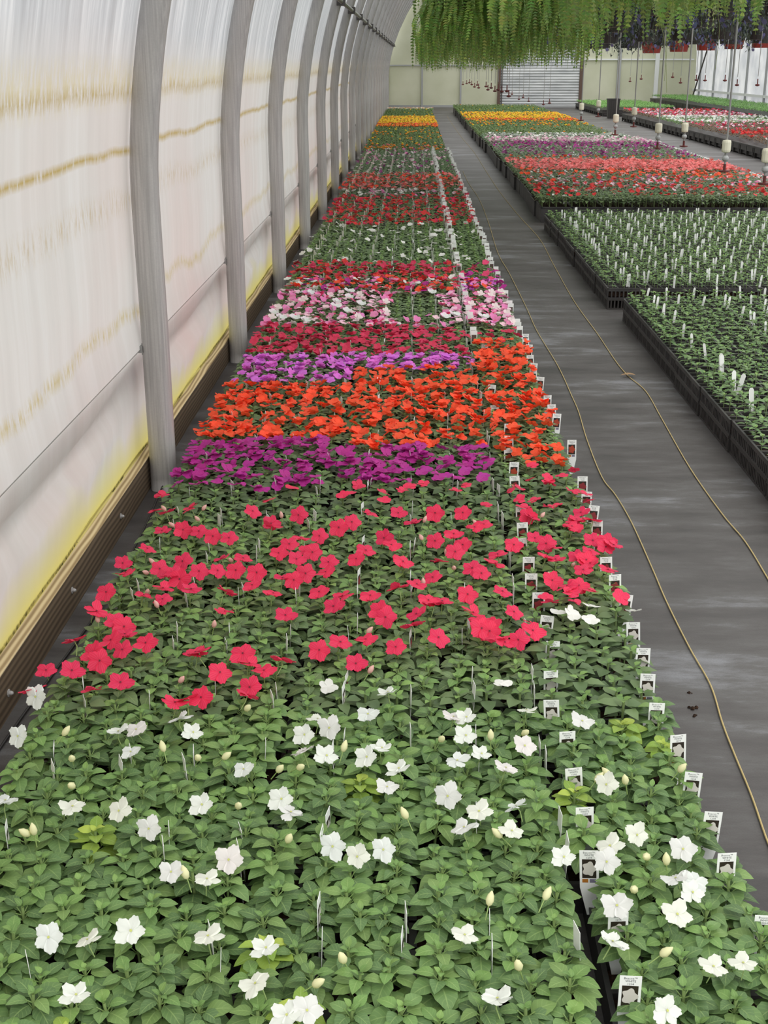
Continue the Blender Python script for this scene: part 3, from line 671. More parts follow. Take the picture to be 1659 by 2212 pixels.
near_mk = [(1395,640),(1441,640),(1411,657),(1418,660),(1430,675),(1435,678),(1455,690),(1475,720),(1496,742),(1527,765),(1558,795),(1561,800),(1587,835),(1592,840),(1625,875),(1465,655),(1497,640),(1515,658),(1548,638),(1566,655),(1571,660),(1601,635),(1623,655),(1650,640),(1600,680),(1624,690),(1629,695),(1651,665),(1655,675),(1654,715)]
nmk = 0
for u, v in sorted(near_mk, key=lambda a: -a[1]):
    w = PZ(u, v, ZR+.02); o = obj('plant_marker', MKM, None, (w[0], w[1], ZR-.02)); o.rotation_euler = (U(-.1,.1), U(-.22,.22), U(-.4,.4)); nmk += 1
    if v > 790: o.scale = (1.5, 1, 1.2)
    side = 'left' if w[0] < 1.6 else 'right'
    tag(o, f"white stick marker in nearest seedling bed, {ordn(nmk)} counting back from the viewer", 'plant marker', None)
smn = 0
for (x, y, bn, i, j) in MK:
    if bn == 'nearest': continue
    u, v = pr((x, y, .17))
    if u > 1680: continue
    for d in range(1 if R() < .6 else 2):
        o = obj('plant_marker', MKM, None, (x+d*.018, y+d*.03, ZR-.015)); o.rotation_euler = (U(-.1,.1), U(-.12,.12), U(-.4,.4)); smn += 1
        tag(o, f"white stick marker, tray {ordn(j+1)} row back, {ordn(i+1)} from path, second seedling bed", 'plant marker', f"markers in tray {ordn(j+1)} back, {ordn(i+1)} from path, second bed")
# ---- block 3: mixed flowers, block 4: marigolds
def bed3(y):
    if y < 12.9: return [('red',.35)]
    if y < 13.7: return [('red',.65),('palepink',.06)]
    if y < 14.7: return [('red',.2),('pink',.14),('palepink',.2),('orange',.12)]
    if y < 15.7: return [('orange',.4),('salmon',.2)]
    if y < 17.3: return [('salmon',2.8)]
    if y < 18.1: return [('orange',.25),('plum',.1)]
    if y < 20.3: return [('plum',.3),('purple',.12)]
    if y < 21.3: return [('purple',.5),('plum',.35)]
    if y < 22.6: return [('palepink',.5),('white',.3),('pink',.25)]
    return [('white',.12),('palepink',.1)]
XR3 = lambda y: 3.98 if y < 20 else 3.98-(y-20)*.05
its = []; y = 12.42
while y < 23.85:
    x = 1.25; xl = XR3(y)
    while x < xl:
        p = dict(x=x+U(-.012,.012), y=y+U(-.012,.012), fl=[])
        for cl, d in bed3(p['y']+U(-.15,.15)+(x-1.25)*.1):
            for _ in range(poisson(d*(.45+.55*min(1,(x-1.1)/1.2)) if cl in ('plum','purple','palepink','white','salmon') else d)): p['fl'].append((cl, (U(-.034,.034), U(-.034,.034), .17+.02*R())))
        gy = y > 22.7; its += plant_items(p, .135, 12.8, 1.05, (1.25,1.25,1.5) if gy else (1.05,1.02,1.05)); x += .072
    y += .075
o = obj('impatiens_plants', merge('impatiens_plants', its, [M['leaf_far'], M['petal']], True)); tag(o, 'red, salmon and purple impatiens massed beyond the seedling beds', 'plants', kind='stuff')
def d4(y):
    if y < 26.6: return .02, GO
    if y < 29.2: return .16, GO
    if y < 30.4: return .9, ['gold','gold','orange']
    if y < 34.2: return 1.3, YE
    return .01, YE
its = marigold_bed(1.22, 3.72, 24.0, 40.9, .145, d4, .09)
o = obj('marigold_plants', merge('marigold_plants', its, [M['leaf_far'], M['petal']], True)); tag(o, 'marigold plants with yellow band, far bed right of the path', 'plants', kind='stuff')
rest = []; y = 12.4; j = 0
while y < 40.7:
    for i in range(9):
        x = 1.235+i*.302+ (0 if y < 24 else -.03)
        if x+.3 > XR3(min(y,26))+.1: continue
        if i == 0 or j == 0:
            o = obj('cell_tray', None if False else (tmesh('cell_tray', simple_tray(.3,.54,.15), [M['tray'], M['soil']]) if 'STM' not in globals() else STM), None, (x+(U(-.02,.02) if i == 0 else 0), y, 0))
            STM = o.data; tag(o, (f"deep black tray at the path edge, {ordn(j+1)} back in the far flower bed" if j else f"deep black tray in the front row of the far flower bed, {ordn(i+1)} from the path"), 'tray', 'deep trays round the far flower bed')
        else: rest.append((SLT, (x, y, 0)))
    y += .56; j += 1
merge_trays('cell_trays', rest, 'black trays massed under the far flower bed right of the path', [M['tray'], M['soil']])
# tags and markers over bed 3
its = []
for _ in range(420):
    y_ = U(12.5,23.6); x_ = U(1.3, XR3(y_)) if R() < .75 else XR3(y_)-U(0,.03); its.append((TAGT, (x_, y_, .165), U(-.5,.5), U(-.1,.1), .75, (1,1,1)))
for _ in range(150): its.append((TAGT, (U(1.3,3.7), U(22.9,23.9), .17), U(-.5,.5), 0, .9, (.6,.65,.6)))
o = obj('plant_markers', merge('plant_markers', its, [M['tagcol']])); tag(o, 'white markers scattered through the far red and salmon flower bed', 'plant markers', kind='stuff')
# ---- right beds beyond the second path
def blockbase(name, x0, x1, y0, y1, h, label):
    """raised run of black crates; each its own tray face along the path"""
    n = max(1, int((y1-y0)/.9)); res = []
    for i in range(n):
        t = T(); a = (y1-y0)/n; t.box(0, x1-x0, .01, a-.01, h*.45, h); t.box(.03, x1-x0-.03, .02, a-.02, 0.02, h*.45)
        for yy in (.04, a/2, a-.06):
            t.box(0, .03, yy, yy+.03, 0, h); t.box(x1-x0-.03, x1-x0, yy, yy+.03, 0, h)
        t.box(-.008, x1-x0+.008, 0, a, h-.02, h+.004)
        o = obj(name, tmesh(name, t, [M['black']]), None, (x0, y0+i*a, 0)); tag(o, f"{label}, {ordn(i+1)} from the front", 'tray', label); res.append(o)
blockbase('bench_tray', 5.55, 8.3, 18.6, 35.2, .18, 'long black tray row right of the second path')
blockbase('bench_tray', 5.45, 7.6, 38.1, 44.6, .18, 'black tray row under the bright green seedlings')
blockbase('bench_tray', 7.95, 9.35, 24.5, 44.6, .34, 'raised black tray row beside the right wall')
def field(x0, x1, y0, y1, z0, sp, fn, cm=(1,1,1), sc=1.2):
    its = []; y = y0
    while y < y1:
        x = x0
        while x < x1:
            px, py = x+U(-.03,.03), y+U(-.03,.03); k = U(.85,1.12); gcm, fls = fn(px, py)
            its.append((random.choice(FOL2), (px, py, z0), U(0,6.28), 0, sc*U(.9,1.15), tuple(k*a for a in gcm)))
            for cl, d in fls:
                for _ in range(poisson(d)): its.append((random.choice(FL2), (px+U(-.04,.04), py+U(-.04,.04), z0+.11*sc+.02*R()), U(0,6.28), U(0,.9), 1.25, tuple(min(1,c*U(.85,1.08)) for c in lin(COLS[cl]))))
            x += sp
        y += sp
    return its
G1 = (1.25,1.6,.95); DK = (1.1,.42,.5)
def fr(x, y):
    if y < 20.0: return (1.7,1.5,1.3), []
    if y < 22.5: return DK, [('red',.45),('white',.04)]
    if y < 24: return DK, [('red',1.2)]
    if y < 27.3: return DK, [('crimson',.25),('palepink',.15)]
    if y < 30.3: return (1,1.15,.8), [('white',1.8)] if y < 28 or y > 29.4 else [('white',.5)]
    if y < 33: return DK, [('crimson',.4),('palepink',.45)]
    return DK, [('red',.4),('palepink',.25),('crimson',.25)]
o = obj('begonia_plants', merge('begonia_plants', field(5.58, 8.25, 18.7, 35.1, .18, .11, fr), [M['leaf_far'], M['petal']])); tag(o, 'dark-leaved red and white flowering plants right of second path', 'plants', kind='stuff')
o = obj('seedlings', merge('seedlings', field(5.48, 7.55, 38.2, 44.5, .17, .1, lambda x, y: (G1, [])), [M['leaf_far'], M['petal']])); tag(o, 'bright green seedlings behind the black bin', 'seedlings', kind='stuff')
o = obj('seedlings', merge('seedlings', field(8.0, 9.3, 24.6, 44.5, .34, .1, lambda x, y: (G1, []) if y > 27 else (DK, [('red',.6),('palepink',.4)])), [M['leaf_far'], M['petal']])); tag(o, 'bright green seedlings on the raised row by the right wall', 'seedlings', kind='stuff')
# black bin
w = PZ(1323, 256, 0); t = T(); bw, bh = .16, .50
V = []; 
for (s_, z) in ((.86,0),(1,bh),(1.06,bh),(1.06,bh+.03),(.92,bh+.03),(.88,bh-.05)): V += [(sx_*bw*s_, sy_*bw*s_, z) for sx_, sy_ in ((-1,-1),(1,-1),(1,1),(-1,1))]
t.add(V, [(i*4+k, i*4+(k+1)%4, (i+1)*4+(k+1)%4, (i+1)*4+k) for i in range(5) for k in range(4)]+[(3,2,1,0),(20,21,22,23)], (1,1,1))
for k in range(5): t.box(-.13+k*.06, -.12+k*.06, -bw*1.0-.003, -bw*.9, .04, bh-.02)
tag(obj('black_bin', tmesh('black_bin', t, [M['black']]), None, (w[0], w[1], 0)), 'square black plastic bin standing on the second path', 'bin')
# ------------------------------------------------------------------ floor, ropes, debris
t = T(); n = 60
t.grid([[(-1.3+12*i/12, .6+46*j/n, 0) for j in range(n+1)] for i in range(13)], (1,1,1))
struct(obj('floor', tmesh('floor', t, [M['mat']])), 'black woven ground cloth covering the greenhouse floor')
def smoothpts(P, k=6):
    out = []
    for i in range(len(P)-1):
        p0, p1, p2, p3 = P[max(i-1,0)], P[i], P[i+1], P[min(i+2,len(P)-1)]
        for a in range(k):
            s_ = a/k; out.append(tuple(.5*((2*p1[q])+(-p0[q]+p2[q])*s_+(2*p0[q]-5*p1[q]+4*p2[q]-p3[q])*s_*s_+(-p0[q]+3*p1[q]-3*p2[q]+p3[q])*s_**3) for q in range(3)))
    out.append(P[-1]); return out
rope1 = [(1690,1880),(1659,1820),(1624,1720),(1585,1625),(1560,1560),(1535,1480),(1490,1400),(1440,1300),(1410,1230),(1365,1130),(1330,1070),(1300,1030),(1268,950),(1250,890),(1235,855),(1205,790),(1160,715),(1135,660),(1100,590),(1075,545),(1055,480),(1035,430),(1012,395),(1000,370)]
rope2 = [(1690,1300),(1659,1250),(1610,1170),(1560,1110),(1490,1010),(1430,905),(1395,845),(1357,812),(1330,780),(1290,720),(1240,650),(1195,570),(1165,515),(1120,465),(1080,415),(1050,370),(1025,330),(1000,300),(985,280),(965,250)]
for nm, rp, lab in (('twine', rope1, 'yellow twine lying closest to the left flower bed'), ('twine', rope2, 'yellow twine along the middle of the path, near seedling trays')):
    P = [PZ(u, v, .004) for u, v in rp]; t = T(); t.tube(smoothpts([tuple(p) for p in P]), .0023, 6); tag(obj(nm, tmesh(nm, t, [M['rope']], smooth=True)), lab, 'twine', 'twines on the path')
w = PZ(1357, 812, .008); t = T(); leaf(t, .075, .035, PI*.98, 0, (.037,0,.004), .02, .5, 7, 5)
tag(obj('dry_leaf', tmesh('dry_leaf', t, [M['brownleaf']]), None, w), 'dry brown leaf lying on the twine in the path', 'leaf')
for i, (u, v, s_) in enumerate([(1495,1530,.02),(1502,1547,.012),(1490,1497,.01)]):
    w = PZ(u, v, .0); t = T()
    for k in range(9): a = U(0,6.28); r = s_*.7*R(); q = s_*U(.15,.3); t.lathe([(q*.6,0),(q,q*.5),(q*.5,q)], 6); t.v[-18:] = [(x+r*math.cos(a), y+r*math.sin(a)*.7, z) for x, y, z in t.v[-18:]]
    tag(obj('soil_clump', tmesh('soil_clump', t, [M['soil']]), None, w), ['dark soil clump on the path, the largest of three', 'small soil clump on path just in front of the largest', 'smallest soil clump on path, behind the largest'][i], 'soil clump')
# ------------------------------------------------------------------ left wall
ZP = [(0,-.90),(.6,-.90),(1.1,-.905),(1.216,-.897),(1.364,-.88),(1.51,-.858),(1.65,-.83),(1.74,-.808),(2.0,-.735),(2.45,-.57),(3.0,-.30),(3.5,.02),(4.0,.42),(4.6,1.05)]
def hx(z):
    for (a, b), (c, d) in zip(ZP, ZP[1:]):
        if z <= c: s_ = (z-a)/(c-a); return b+(d-b)*s_
    return ZP[-1][1]
def hxs(z): return (hx(max(0,z-.09))+hx(z)+hx(min(4.6,z+.09))+hx(max(0,z-.045))+hx(min(4.6,z+.045)))/5
def hoop_mesh(side=1, r=.045):
    t = T(); prof = []
    zs = [0]+[.05+i*.09 for i in range(50)]
    n = 16; R_ = []
    for i, z in enumerate(zs):
        x = hxs(z); dx = (hxs(z+.04)-hxs(max(0,z-.04)))/(.04+min(z,.04)) if z < 4.5 else (hxs(4.5)-hxs(4.42))/.08
        L = math.hypot(dx, 1); nx_, nz_ = 1/L, -dx/L
        ring = []
        for k in range(n):
            a = 2*PI*k/n; ca, sa = math.cos(a), math.sin(a); q = (abs(ca)**4+abs(sa)**4)**-.25
            rib = 1-(.05 if k % 4 == 2 else 0)
            u_, v_ = ca*q*r*.95*rib, sa*q*r*rib
            ring.append((x+nx_*v_, u_, z+nz_*v_))
        R_.append(ring)
    V = [p for g in R_ for p in g]
    t.add(V, [(i*n+k, i*n+(k+1)%n, (i+1)*n+(k+1)%n, (i+1)*n+k) for i in range(len(zs)-1) for k in range(n)]+[tuple(range(n)), tuple((len(zs)-1)*n+k for k in range(n))], (1,1,1))
    return tmesh('hoop', t, [M['galv']], smooth=True)
HM = hoop_mesh(); HY = [4.30]+[6.36+2.09*k for k in range(19)]
brt = T(); brt.box(-.03,.0,-.012,.012,-.012,.012); brt.lathe([(.006,-.02),(.006,.02)], 8); BRM = tmesh('bracket_bolt', brt, [M['pipe']])
clm = T(); clm.box(-.735,-.655,-.055,.055,1.965,2.035); CLM = tmesh('purlin_clamp', clm, [M['beam_dark']])
for k, y in enumerate(HY):
    o = obj('greenhouse_hoop', HM, None, (0, y, 0)); tag(o, f"galvanised steel hoop post, {ordn(k+1)} from the front along the left wall", 'hoop post', 'hoop posts of the left wall')
    obj('purlin_clamp', CLM, o)
    b = obj('bracket_bolt', BRM, o, (-.94, -.02, .52))
# film
t = T(); ys = []; y = .9
while y < 46: ys.append(y); y += .075 if y < 9 else .25
zs = [.125,.15,.19,.24,.29,.34,.38,.41,.44,.47,.49,.505,.515,.525,.54,.57,.62,.7,.8,.9,1.0,1.1,1.2,1.3,1.4,1.5,1.6,1.7,1.8,1.9,2.0,2.2,2.4,2.6,2.8,3.0,3.3,3.6,4.0,4.5]
def g(a, b, w): return math.exp(-((a-b)/w)**2)
rows = []
for y in ys:
    k = (y-4.30)/2.06; fr_ = k-math.floor(k); sg = math.sin(PI*fr_); row = []
    for z in zs:
        x = hxs(z)-.058-(.028 if z < .3 else .028*max(0, 1-(z-.3)/.5))
        x += .024*g(z,.515,.015 if z < .515 else .09)                                  # taut line over the hip wire
        vz = .455-.10*sg; x -= (.030*sg+.006)*g(z, vz, .035)       # sagging fold under it
        x += .016*sg*g(z, vz-.09, .05)
        if z < .5: x += .004*math.sin(7*y+9*z)*min(1,(.5-z)/.2)*math.sin(3.1*y)
        else: x += .003*math.sin(5*y+1.5*math.sin(2*z))*min(1,(z-.5)/.4)
        row.append((x, y, z))
    rows.append(row)
t.grid(rows, (1,1,1))
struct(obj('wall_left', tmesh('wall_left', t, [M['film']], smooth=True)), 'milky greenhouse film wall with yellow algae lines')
t = T(); t.box(-1.075,-1.04, 1, 45.9, .40, .505); struct(obj('trim_4', tmesh('trim_4', t, [M['wood']])), 'added board behind the film, dimming its backlight in a band')  # unseen board added to block backlight and darken a band of film
# hip wire, batten, boards, purlin, bolts
t = T(); t.tube([(-.952, 1, .518), (-.952, 45.9, .518)], .0025, 6); struct(obj('trim_1', tmesh('trim_1', t, [M['pipe']])), 'thin hip wire along the film')
t = T(); t.box(-1.012,-.986, 1, 45.9, .118, .136); struct(obj('trim_2', tmesh('trim_2', t, [M['batten']])), 'yellowed batten on top of the baseboard')
t = T(); t.tube([(-.69, 5, 2.0), (-.69, 45.9, 2.0)], .021, 10); struct(obj('trim_3', tmesh('trim_3', t, [M['pipe']])), 'grey purlin pipe crossing the hoops')
yb = .9; k = 0
while yb < 45.9:
    ye = min(45.9, yb+4.9); t = T(); t.box(-.992, -.952, yb, ye-.004, 0, .117); t.box(-.992, -.9515, yb, ye-.004, .117, .120, mi=1); struct(obj('baseboard_left', tmesh('baseboard_left', t, [M['wood'], M['woodtop_lit']])), f'treated wooden baseboard, length {k+1} from the front'); yb = ye; k += 1
bt = T(); bt.lathe([(.010,0),(.010,.002),(.0055,.0025),(.0055,.007),(.003,.012)], 8); BT = tmesh('board_bolt', bt, [M['galv']])
for k, (u, v) in enumerate([(20,1497),(157,1275),(262,1115)]):
    w = PXp(u, v, -.950); o = obj('board_bolt', BT, None, (-.952, w[1], min(.1,max(.03,w[2])))); o.rotation_euler = (0, PI/2, 0); tag(o, f"small bolt in the wooden baseboard, {ordn(k+1)} from the front", 'bolt', 'baseboard bolts')
P = [(-.83+.02*math.sin(3*q)+.01*math.sin(7*q), q, .009) for q in [1.2+i*.2 for i in range(60)]]
t = T(); t.tube(P, .008, 8); tag(obj('drip_hose', tmesh('drip_hose', t, [M['dark']], smooth=True)), 'black hose lying between the baseboard and the left bed', 'hose')
P = [(-.90+.03*math.sin(2.2*q), q, .006+.02*max(0,math.sin(2*q))) for q in [1.4+i*.12 for i in range(28)]]
t = T(); t.tube(P, .0035, 6); tag(obj('thin_cable', tmesh('thin_cable', t, [M['dark']], smooth=True)), 'thin dark cable beside the baseboard in front of first hoop', 'cable')
# ------------------------------------------------------------------ end wall and right wall
YB = 46.0
def bx(name, x0, x1, y0, y1, z0, z1, m_, label):
    t = T(); t.box(x0, x1, y0, y1, z0, z1); return struct(obj(name, tmesh(name, t, [m_])), label)
bx('wall_back', -1.3, 9.75, YB, YB+.05, 0, 5.4, M['panel'], 'pale green translucent end wall')
t = T(); nn = 26
for i in range(nn):
    z0 = 2.35*i/nn; z1 = 2.35*(i+1)/nn; zm = (z0+z1)/2
    t.add([(2.98,YB-.03,z0),(5.70,YB-.03,z0),(5.70,YB-.05,zm),(2.98,YB-.05,zm),(5.70,YB-.03,z1),(2.98,YB-.03,z1)], [(0,1,2,3),(3,2,4,5)], (1,1,1))
struct(obj('door_1', tmesh('door_1', t, [M['corr']])), 'white corrugated roll-up door in the end wall')
for i, (x, w_, m_, z1) in enumerate([(.26,.06,'grey_frame',5.3),(1.6,.06,'grey_frame',5.3),(2.93,.10,'brown_post',5.3),(3.03,.04,'beam_dark',5.3),(5.76,.10,'brown_post',5.3),(7.05,.12,'grey_frame',5.3),(8.35,.14,'white_paint',5.3),(-.93,.05,'beam_dark',2.2)]):
    bx(f'trim_{10+i}', x-w_/2, x+w_/2, YB-.09, YB-.002, 0, z1, M[m_], 'upright of the end wall frame')
bx('trim_20', -1.0, 2.9, YB-.06, YB-.002, 1.36, 1.40, M['grey_frame'], 'horizontal rail of the end wall, left part')
bx('trim_21', 5.8, 9.6, YB-.06, YB-.002, 1.55, 1.60, M['white_paint'], 'horizontal rail of the end wall, right part')
bx('trim_22', -1.0, 9.6, YB-.05, YB-.002, 0, .07, M['grey_frame'], 'bottom rail of the end wall')
XW = 9.7; t = T()
rows = []
yy = 20
while yy <= 46.01:
    row = []
    for i in range(26):
        z = i*.16; row.append((XW+.05*math.sin(2.2*yy+z*2)*.3-(max(0,z-1.6)**2)*.2, yy, z))
    rows.append(row); yy += .2
t.grid(rows, (1,1,1)); struct(obj('wall_right', tmesh('wall_right', t, [M['film_right']], smooth=True)), 'bright white film wall on the right')
pt = T(); pt.tube([(XW-.05-(max(0,z-1.6)**2)*.2, 0, z) for z in [i*.2 for i in range(19)]], .035, 8); PM = tmesh('hoop', pt, [M['grey_frame']], smooth=True)
for k in range(12):
    o = obj('greenhouse_hoop', PM, None, (0, 45-2.1*k, 0)); tag(o, f"grey hoop post against the right wall, {ordn(k+1)} from the back corner", 'hoop post', 'hoop posts of the right wall')
t = T(); t.tube([(9.6, 45.9, .2), (9.55, 43.4, 2.2)], .025, 8); tag(obj('brace_pipe', tmesh('brace_pipe', t, [M['beam_dark']])), 'dark slanting brace pipe in the back right corner', 'pipe')
t = T(); t.box(XW-.08, XW-.03, 20, 46, .55, .62); struct(obj('trim_30', tmesh('trim_30', t, [M['white_paint']])), 'white batten along the right wall')
# ------------------------------------------------------------------ hanging baskets
def frond(t, az, L, out, drop, z0, col, npair=20, wl=.03, seed=0):
    P = []
    for i in range(npair+1):
        u = i/npair; r = .04+out*math.sin(min(1,u*1.25)*PI/2)*(1-.08*u); z = z0+.16*math.sin(min(1,u*2.2)*PI)*.55-drop*u**1.6
        a2 = az+.25*math.sin(u*3+seed)*.5
        P.append(Vector((r*math.cos(a2), r*math.sin(a2), z)))
    for i in range(npair):
        p, q = P[i], P[i+1]; tdir = (q-p).normalized(); side = tdir.cross(Vector((0,0,1)))
        if side.length < .05: side = Vector((-math.sin(az), math.cos(az), 0))
        side.normalize(); side = (side+Vector((U(-.25,.25),U(-.25,.25),U(-.3,.1)))).normalized()
        u = i/npair; ll = wl*(.35+1.0*math.sin(PI*min(1,.12+.88*u))**.7); w2 = L/npair*.42
        c_ = tuple(x*U(.8,1.15) for x in col)
        for sg in (-1, 1):
            tip = p+side*sg*ll+tdir*ll*.35
            t.add([p-tdir*w2, p+tdir*w2, p+(tip-p)*.6+tdir*w2*.75, tip, p+(tip-p)*.6-tdir*w2*.5], [(0,1,2,3,4)], c_, None, 0)
    t.tube(P[::4]+[P[-1]], .0014, 3, lin((140,158,92)), 0, False)
def fern_mesh(n, drop, out, lightness=1.0, wl=.03, np_=20):
    t = T()
    for i in range(n):
        f_ = R(); c_ = tuple(x*lightness for x in lin(random.choice([(136,166,80),(122,154,74),(158,184,92),(108,142,66),(144,170,100)])))
        frond(t, U(0,6.28), drop*(.9+.5*R()), out*U(.45,1.1), drop*U(.55,1.08), U(-.02,.08), c_, np_, wl, U(0,6))
    return tmesh('fern_fronds', t, [M['fern']], True)
pot = T(); pot.lathe([(.10,-.16),(.135,0),(.142,0),(.142,.012),(.125,.012),(.12,-.01)], 16); POT = tmesh('basket_pot', pot, [M['black']], smooth=False)
POTR = None
hg = T()
for k in range(3): a = 2*PI*k/3; hg.tube([(.138*math.cos(a), .138*math.sin(a), 0), (0,0,.42)], .002, 4)
hg.tube([(0,0,.42),(0,0,.5),(0,0,1.2)], .002, 4); HG = tmesh('hanger_wire', hg, [M['pipe']])
m = M['fern'] = leaf_material('fern_leaf', False)
FERN = [fern_mesh(58, .52, .36, .9, .03, 30) for _ in range(3)]+[fern_mesh(46, .40, .34, .8, .03, 26) for _ in range(2)]
FARF = [fern_mesh(170, .70, .48, 1.12, .021, 36) for _ in range(3)]
baskets = []
for i in range(7): baskets.append(('far', .50+.1*(i % 2), 13.0+i*1.5, 2.10))
for i in range(6): baskets.append(('far', 1.25+.1*(i % 2), 12.6+i*1.6, 2.13))
for i in range(3): baskets.append(('far', .50, 12.2+i*.75+.3, 2.62)); baskets.append(('far', 1.25, 12.0+i*.9, 2.65))
for (x, y, z) in [(.95,10.4,2.12),(1.30,9.6,2.12),(1.75,10.3,2.16),(1.28,8.0,2.10),(1.68,8.6,2.12),(2.15,9.6,2.20),(1.56,7.2,2.14),(1.96,7.4,2.17),(2.5,8.8,2.24),(2.85,10.6,2.28)]: baskets.append(('near', x, y, z))
fk = 0
for kind, x, y, z in baskets:
    fk += 1; e = obj('fern_basket', None, None, (x, y, z)); e.empty_display_size = .1
    u, v = pr((x, y, z-.4)); 
    tag(e, (f"hanging fern basket in the pale dense mass at left, {ordn(sum(1 for b in baskets if b[0]=='far' and (b[2],b[1]) <= (y,x)))} by nearness" if kind == 'far' else f"darker hanging fern basket, near cluster at right, {ordn(sum(1 for b in baskets if b[0]=='near' and (b[2],b[1]) <= (y,x)))} by nearness"), 'hanging basket', 'hanging fern baskets')
    obj('basket_pot', POT, e); f = obj('fern_fronds', random.choice(FARF if kind == 'far' else FERN), e, (0,0,.01)); f.rotation_euler = (0,0,U(0,6.28)); (lambda h: setattr(h, 'scale', (1,1,(3.2-z)/1.2)))(obj('hanger_wire', HG, e))
for i, x in enumerate((.55, 1.28, 1.72, 2.2, 2.6, 3.03, 4.4)): 
    t = T(); t.tube([(x, 6.5, 3.21), (x, 45.9, 3.21)], .02, 8); tag(obj('hanging_pipe', tmesh('hanging_pipe', t, [M['pipe']])), f"overhead pipe carrying hanging baskets, {ordn(i+1)} from the left", 'pipe', 'overhead pipes')
# blue-flowered dark baskets and red pots further right
def trailing(cols, n, nf, greens, r=.24, drop=.22):
    t = T()
    for i in range(n):
        a = U(0,6.28); rr = r*math.sqrt(R()); og = (rr*math.cos(a), rr*math.sin(a), .08-drop*(rr/r)**2*R()+.04*R()); t.tube([(0,0,.0), (og[0]*.6, og[1]*.6, max(og[2], .07)), og], .0014, 3, lin((96,110,84)), 0, False); leaf(t, U(.04,.07), U(.02,.035), U(0,6.28), U(-1.2,.3), og, .3, .2, 3, 2, vc(random.choice(greens), .2))
    for i in range(nf):
        a = U(0,6.28); rr = r*math.sqrt(R())*1.03; c_ = tuple(x*U(.8,1.1) for x in lin(random.choice(cols))); z = .1-drop*(rr/r)**2*R()
        V = [(rr*math.cos(a)+.024*math.cos(2*PI*k/6+i), rr*math.sin(a)+.012*math.sin(i), z+.024*math.sin(2*PI*k/6)) for k in range(6)]
        t.add(V, [(0,1,2,3,4,5)], c_, None, 1)
    return tmesh('trailing_plant', t, [M['leaf_far'], M['petal']], True)
BLUE = [trailing([(98,100,142),(86,88,124),(112,112,158)], 460, 150, [(70,80,74),(62,72,68),(82,92,82)], .36, .46) for _ in range(3)]
WHT = [trailing([(240,240,232),(225,222,215)], 150, 22, [(110,130,90),(90,112,76)], .2, .2) for _ in range(3)]
big = T(); big.lathe([(.15,-.24),(.19,0),(.2,0),(.2,.015),(.17,.015),(.165,-.01)], 16); BIGP = tmesh('basket_pot', big, [M['black']]); BIGR = tmesh('basket_pot', big, [M['redpot']])
bi = 0
for row, (yy, n0, xs0, zz) in enumerate([(11.5,7,2.1,2.08),(13.2,8,2.0,2.02),(15.2,11,1.75,1.98),(17.5,12,2.0,1.93),(20.5,12,2.3,1.9)]):
    for i in range(n0):
        x = xs0+i*.50; bi += 1; y = yy+U(-.12,.12); z = zz+.035*i*(1 if row < 3 else .4)+U(-.015,.015)
        if pr((x-.3, y, z))[0] > 1680: continue
        e = obj('flower_basket', None, None, (x, y, z)); e.empty_display_size = .1
        tag(e, f"dark hanging basket with blue flowers, {ordn(row+1)} row back, {ordn(i+1)} from the left", 'hanging basket', 'blue-flowered hanging baskets')
        obj('basket_pot', BIGP, e); f = obj('trailing_plant', random.choice(BLUE), e); f.rotation_euler = (0,0,U(0,6)); (lambda h: setattr(h, 'scale', (1,1,(3.2-z)/1.2)))(obj('hanger_wire', HG, e))
for i in range(12):
    x = 4.1+i*.47; y = 23.2; z = 1.86+.022*i
    if pr((x-.2, y, z))[0] > 1690: continue
    e = obj('flower_basket', None, None, (x, y, z)); e.empty_display_size = .1
    tag(e, f"red hanging pot with a small white-flowered plant, {ordn(i+1)} from the left", 'hanging basket', 'red hanging pots')
    obj('basket_pot', BIGR, e, label='red pot'); f = obj('trailing_plant', random.choice(WHT), e); f.rotation_euler = (0,0,U(0,6)); (lambda h: setattr(h, 'scale', (1,1,(3.2-z)/1.2)))(obj('hanger_wire', HG, e))
# ------------------------------------------------------------------ drip droppers
def lat(prof, m_, name, n=12): t = T(); t.lathe(prof, n); return tmesh(name, t, [m_], smooth=False)
WT = lat([(.012,.0),(.034,.006),(.038,.02),(.038,.085),(.034,.1),(.008,.105)], M['cream'], 'weight'); WS = lat([(.010,0),(.010,.16)], M['pipe'], 'stem')
BALL = lat([(.002,-.028),(.018,-.022),(.028,-.008),(.028,.008),(.018,.022),(.002,.028)], M['greyball'], 'ball', 14)
EM = lat([(.012,0),(.046,.006),(.046,.018),(.012,.022),(.012,.07)], M['maroon'], 'emitter')
def dropper(x, y, zw, ztop, label, small=False):
    t = T(); t.tube([(0,0,.1),(0,0,ztop-zw)], .0085 if not small else .004, 6); e = obj('drip_dropper', tmesh('drip_dropper', t, [M['pipe']]), None, (x, y, zw)); tag(e, label, 'drip dropper', 'hanging drip droppers')
    if not small:
        obj('weight', WT, e, label='cream weight'); b = obj('stem', WS, e, (0,0,-.16)); obj('ball', BALL, e, (0,0,-.045), label='grey ball'); obj('emitter', EM, e, (0,0,-.16), label='maroon emitter')
    else:
        b = obj('emitter', EM, e, (0,0,-.02), label='maroon emitter'); b.scale = (.62,.62,1.3)
for i, (u, v, X) in enumerate([(1655,352,2.6),(1568,330,2.6),(1422,288,2.6),(1330,265,2.6),(1256,238,2.6),(1479,286,3.03),(1370,249,3.03),(1293,231,3.03)]):
    w = PXp(u, v, X)
    # rows of droppers hang in line; far ones are lower in the frame's perspective
    dropper(w[0], w[1], w[2], 3.2, f"drip dropper with cream weight, {ordn(1+sum(1 for q in ((1655,),(1568,),(1422,),(1330,),(1256,),(1479,),(1370,),(1293,)) if q[0] > u))} from the right")
k = 0
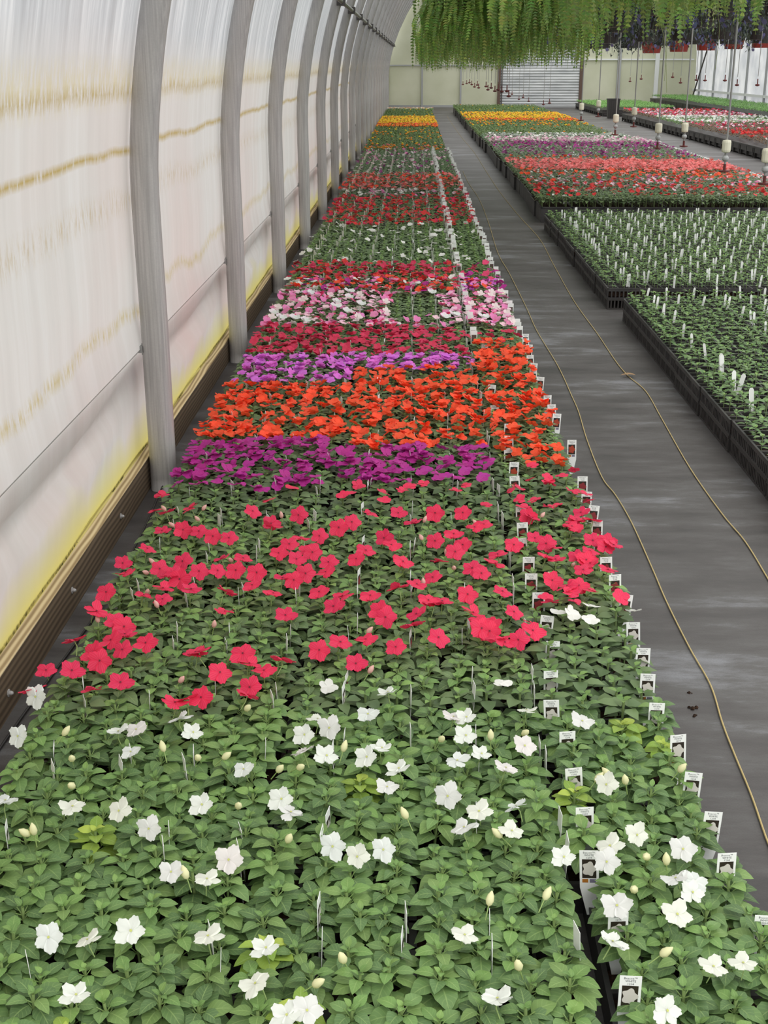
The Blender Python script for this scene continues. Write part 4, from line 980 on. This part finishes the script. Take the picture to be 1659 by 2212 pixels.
for (u, v) in [(1000,182),(1008,180),(1014,178),(1019,182),(1025,187),(1031,183),(1034,189),(1050,186),(1054,193),(1061,189),(1069,196),(1076,193),(1084,197),(1095,196),(1099,207),(1106,203),(1121,214),(1130,210),(1142,218),(1174,225),(1187,222),(1361,175),(1385,170),(1453,166),(1470,178),(1523,173),(1566,173),(1592,183),(1636,183),(1504,172)]:
    k += 1; w = PXp(u, v, (1.2 if u < 1100 else 2.4 if u < 1200 else 4.4)+0*R())
    if w[1] > 44: w = PXp(u, v, w[0]*.7)
    dropper(w[0], w[1], w[2], 3.2, f"small dropper with dark tip before the end wall, {ordn(k)} from the left", True)
# long bare fern stems hanging at the right
for i, (u, v0, u2, v2) in enumerate([(1395,0,1440,200),(1412,30,1435,175),(1530,0,1545,150),(1348,0,1300,60)]):
    a = PXp(u, v0-40, 2.2+.1*i) if False else CC+ray(u, v0-30)*9.0; b = CC+ray(u2, v2)*9.0; t = T()
    t.tube(smoothpts([tuple(a), tuple((a+b)/2+np.array([.05,0,.03])), tuple(b)]), .0018, 5, (1,1,1)); tag(obj('fern_runner', tmesh('fern_runner', t, [M['runner']])), f"thin bare fern runner dangling from the baskets, {['longest one reaching lowest','one just right of the longest','one furthest right','short one furthest left'][i]}", 'fern runner')
# ------------------------------------------------------------------ light: soft overcast daylight through the roof film
wd = bpy.data.worlds.new('sky'); S.world = wd; wd.use_nodes = True
nt = wd.node_tree; bg = nt.nodes['Background']
tcn = nt.nodes.new('ShaderNodeTexCoord'); sep = nt.nodes.new('ShaderNodeSeparateXYZ'); nt.links.new(tcn.outputs['Generated'], sep.inputs[0])
cr = nt.nodes.new('ShaderNodeValToRGB'); e = cr.color_ramp.elements
e[0].position, e[0].color = .45, (.30,.30,.28,1); e[1].position, e[1].color = .52, (.78,.80,.80,1)
x = e.new(1.0); x.color = (1.0,.99,.97,1)
mp = nt.nodes.new('ShaderNodeMath'); mp.operation = 'MULTIPLY_ADD'; mp.inputs[1].default_value = .5; mp.inputs[2].default_value = .5
nt.links.new(sep.outputs[2], mp.inputs[0]); nt.links.new(mp.outputs[0], cr.inputs['Fac']); nt.links.new(cr.outputs['Color'], bg.inputs['Color'])
bg.inputs['Strength'].default_value = 1.15
sd = bpy.data.lights.new('sun', 'SUN'); sd.energy = .7; sd.angle = math.radians(40); sd.color = (1,.97,.92)
so = bpy.data.objects.new('sun', sd); COL.objects.link(so); so.location = (4,10,12); so.rotation_euler = (math.radians(28), math.radians(12), 0)
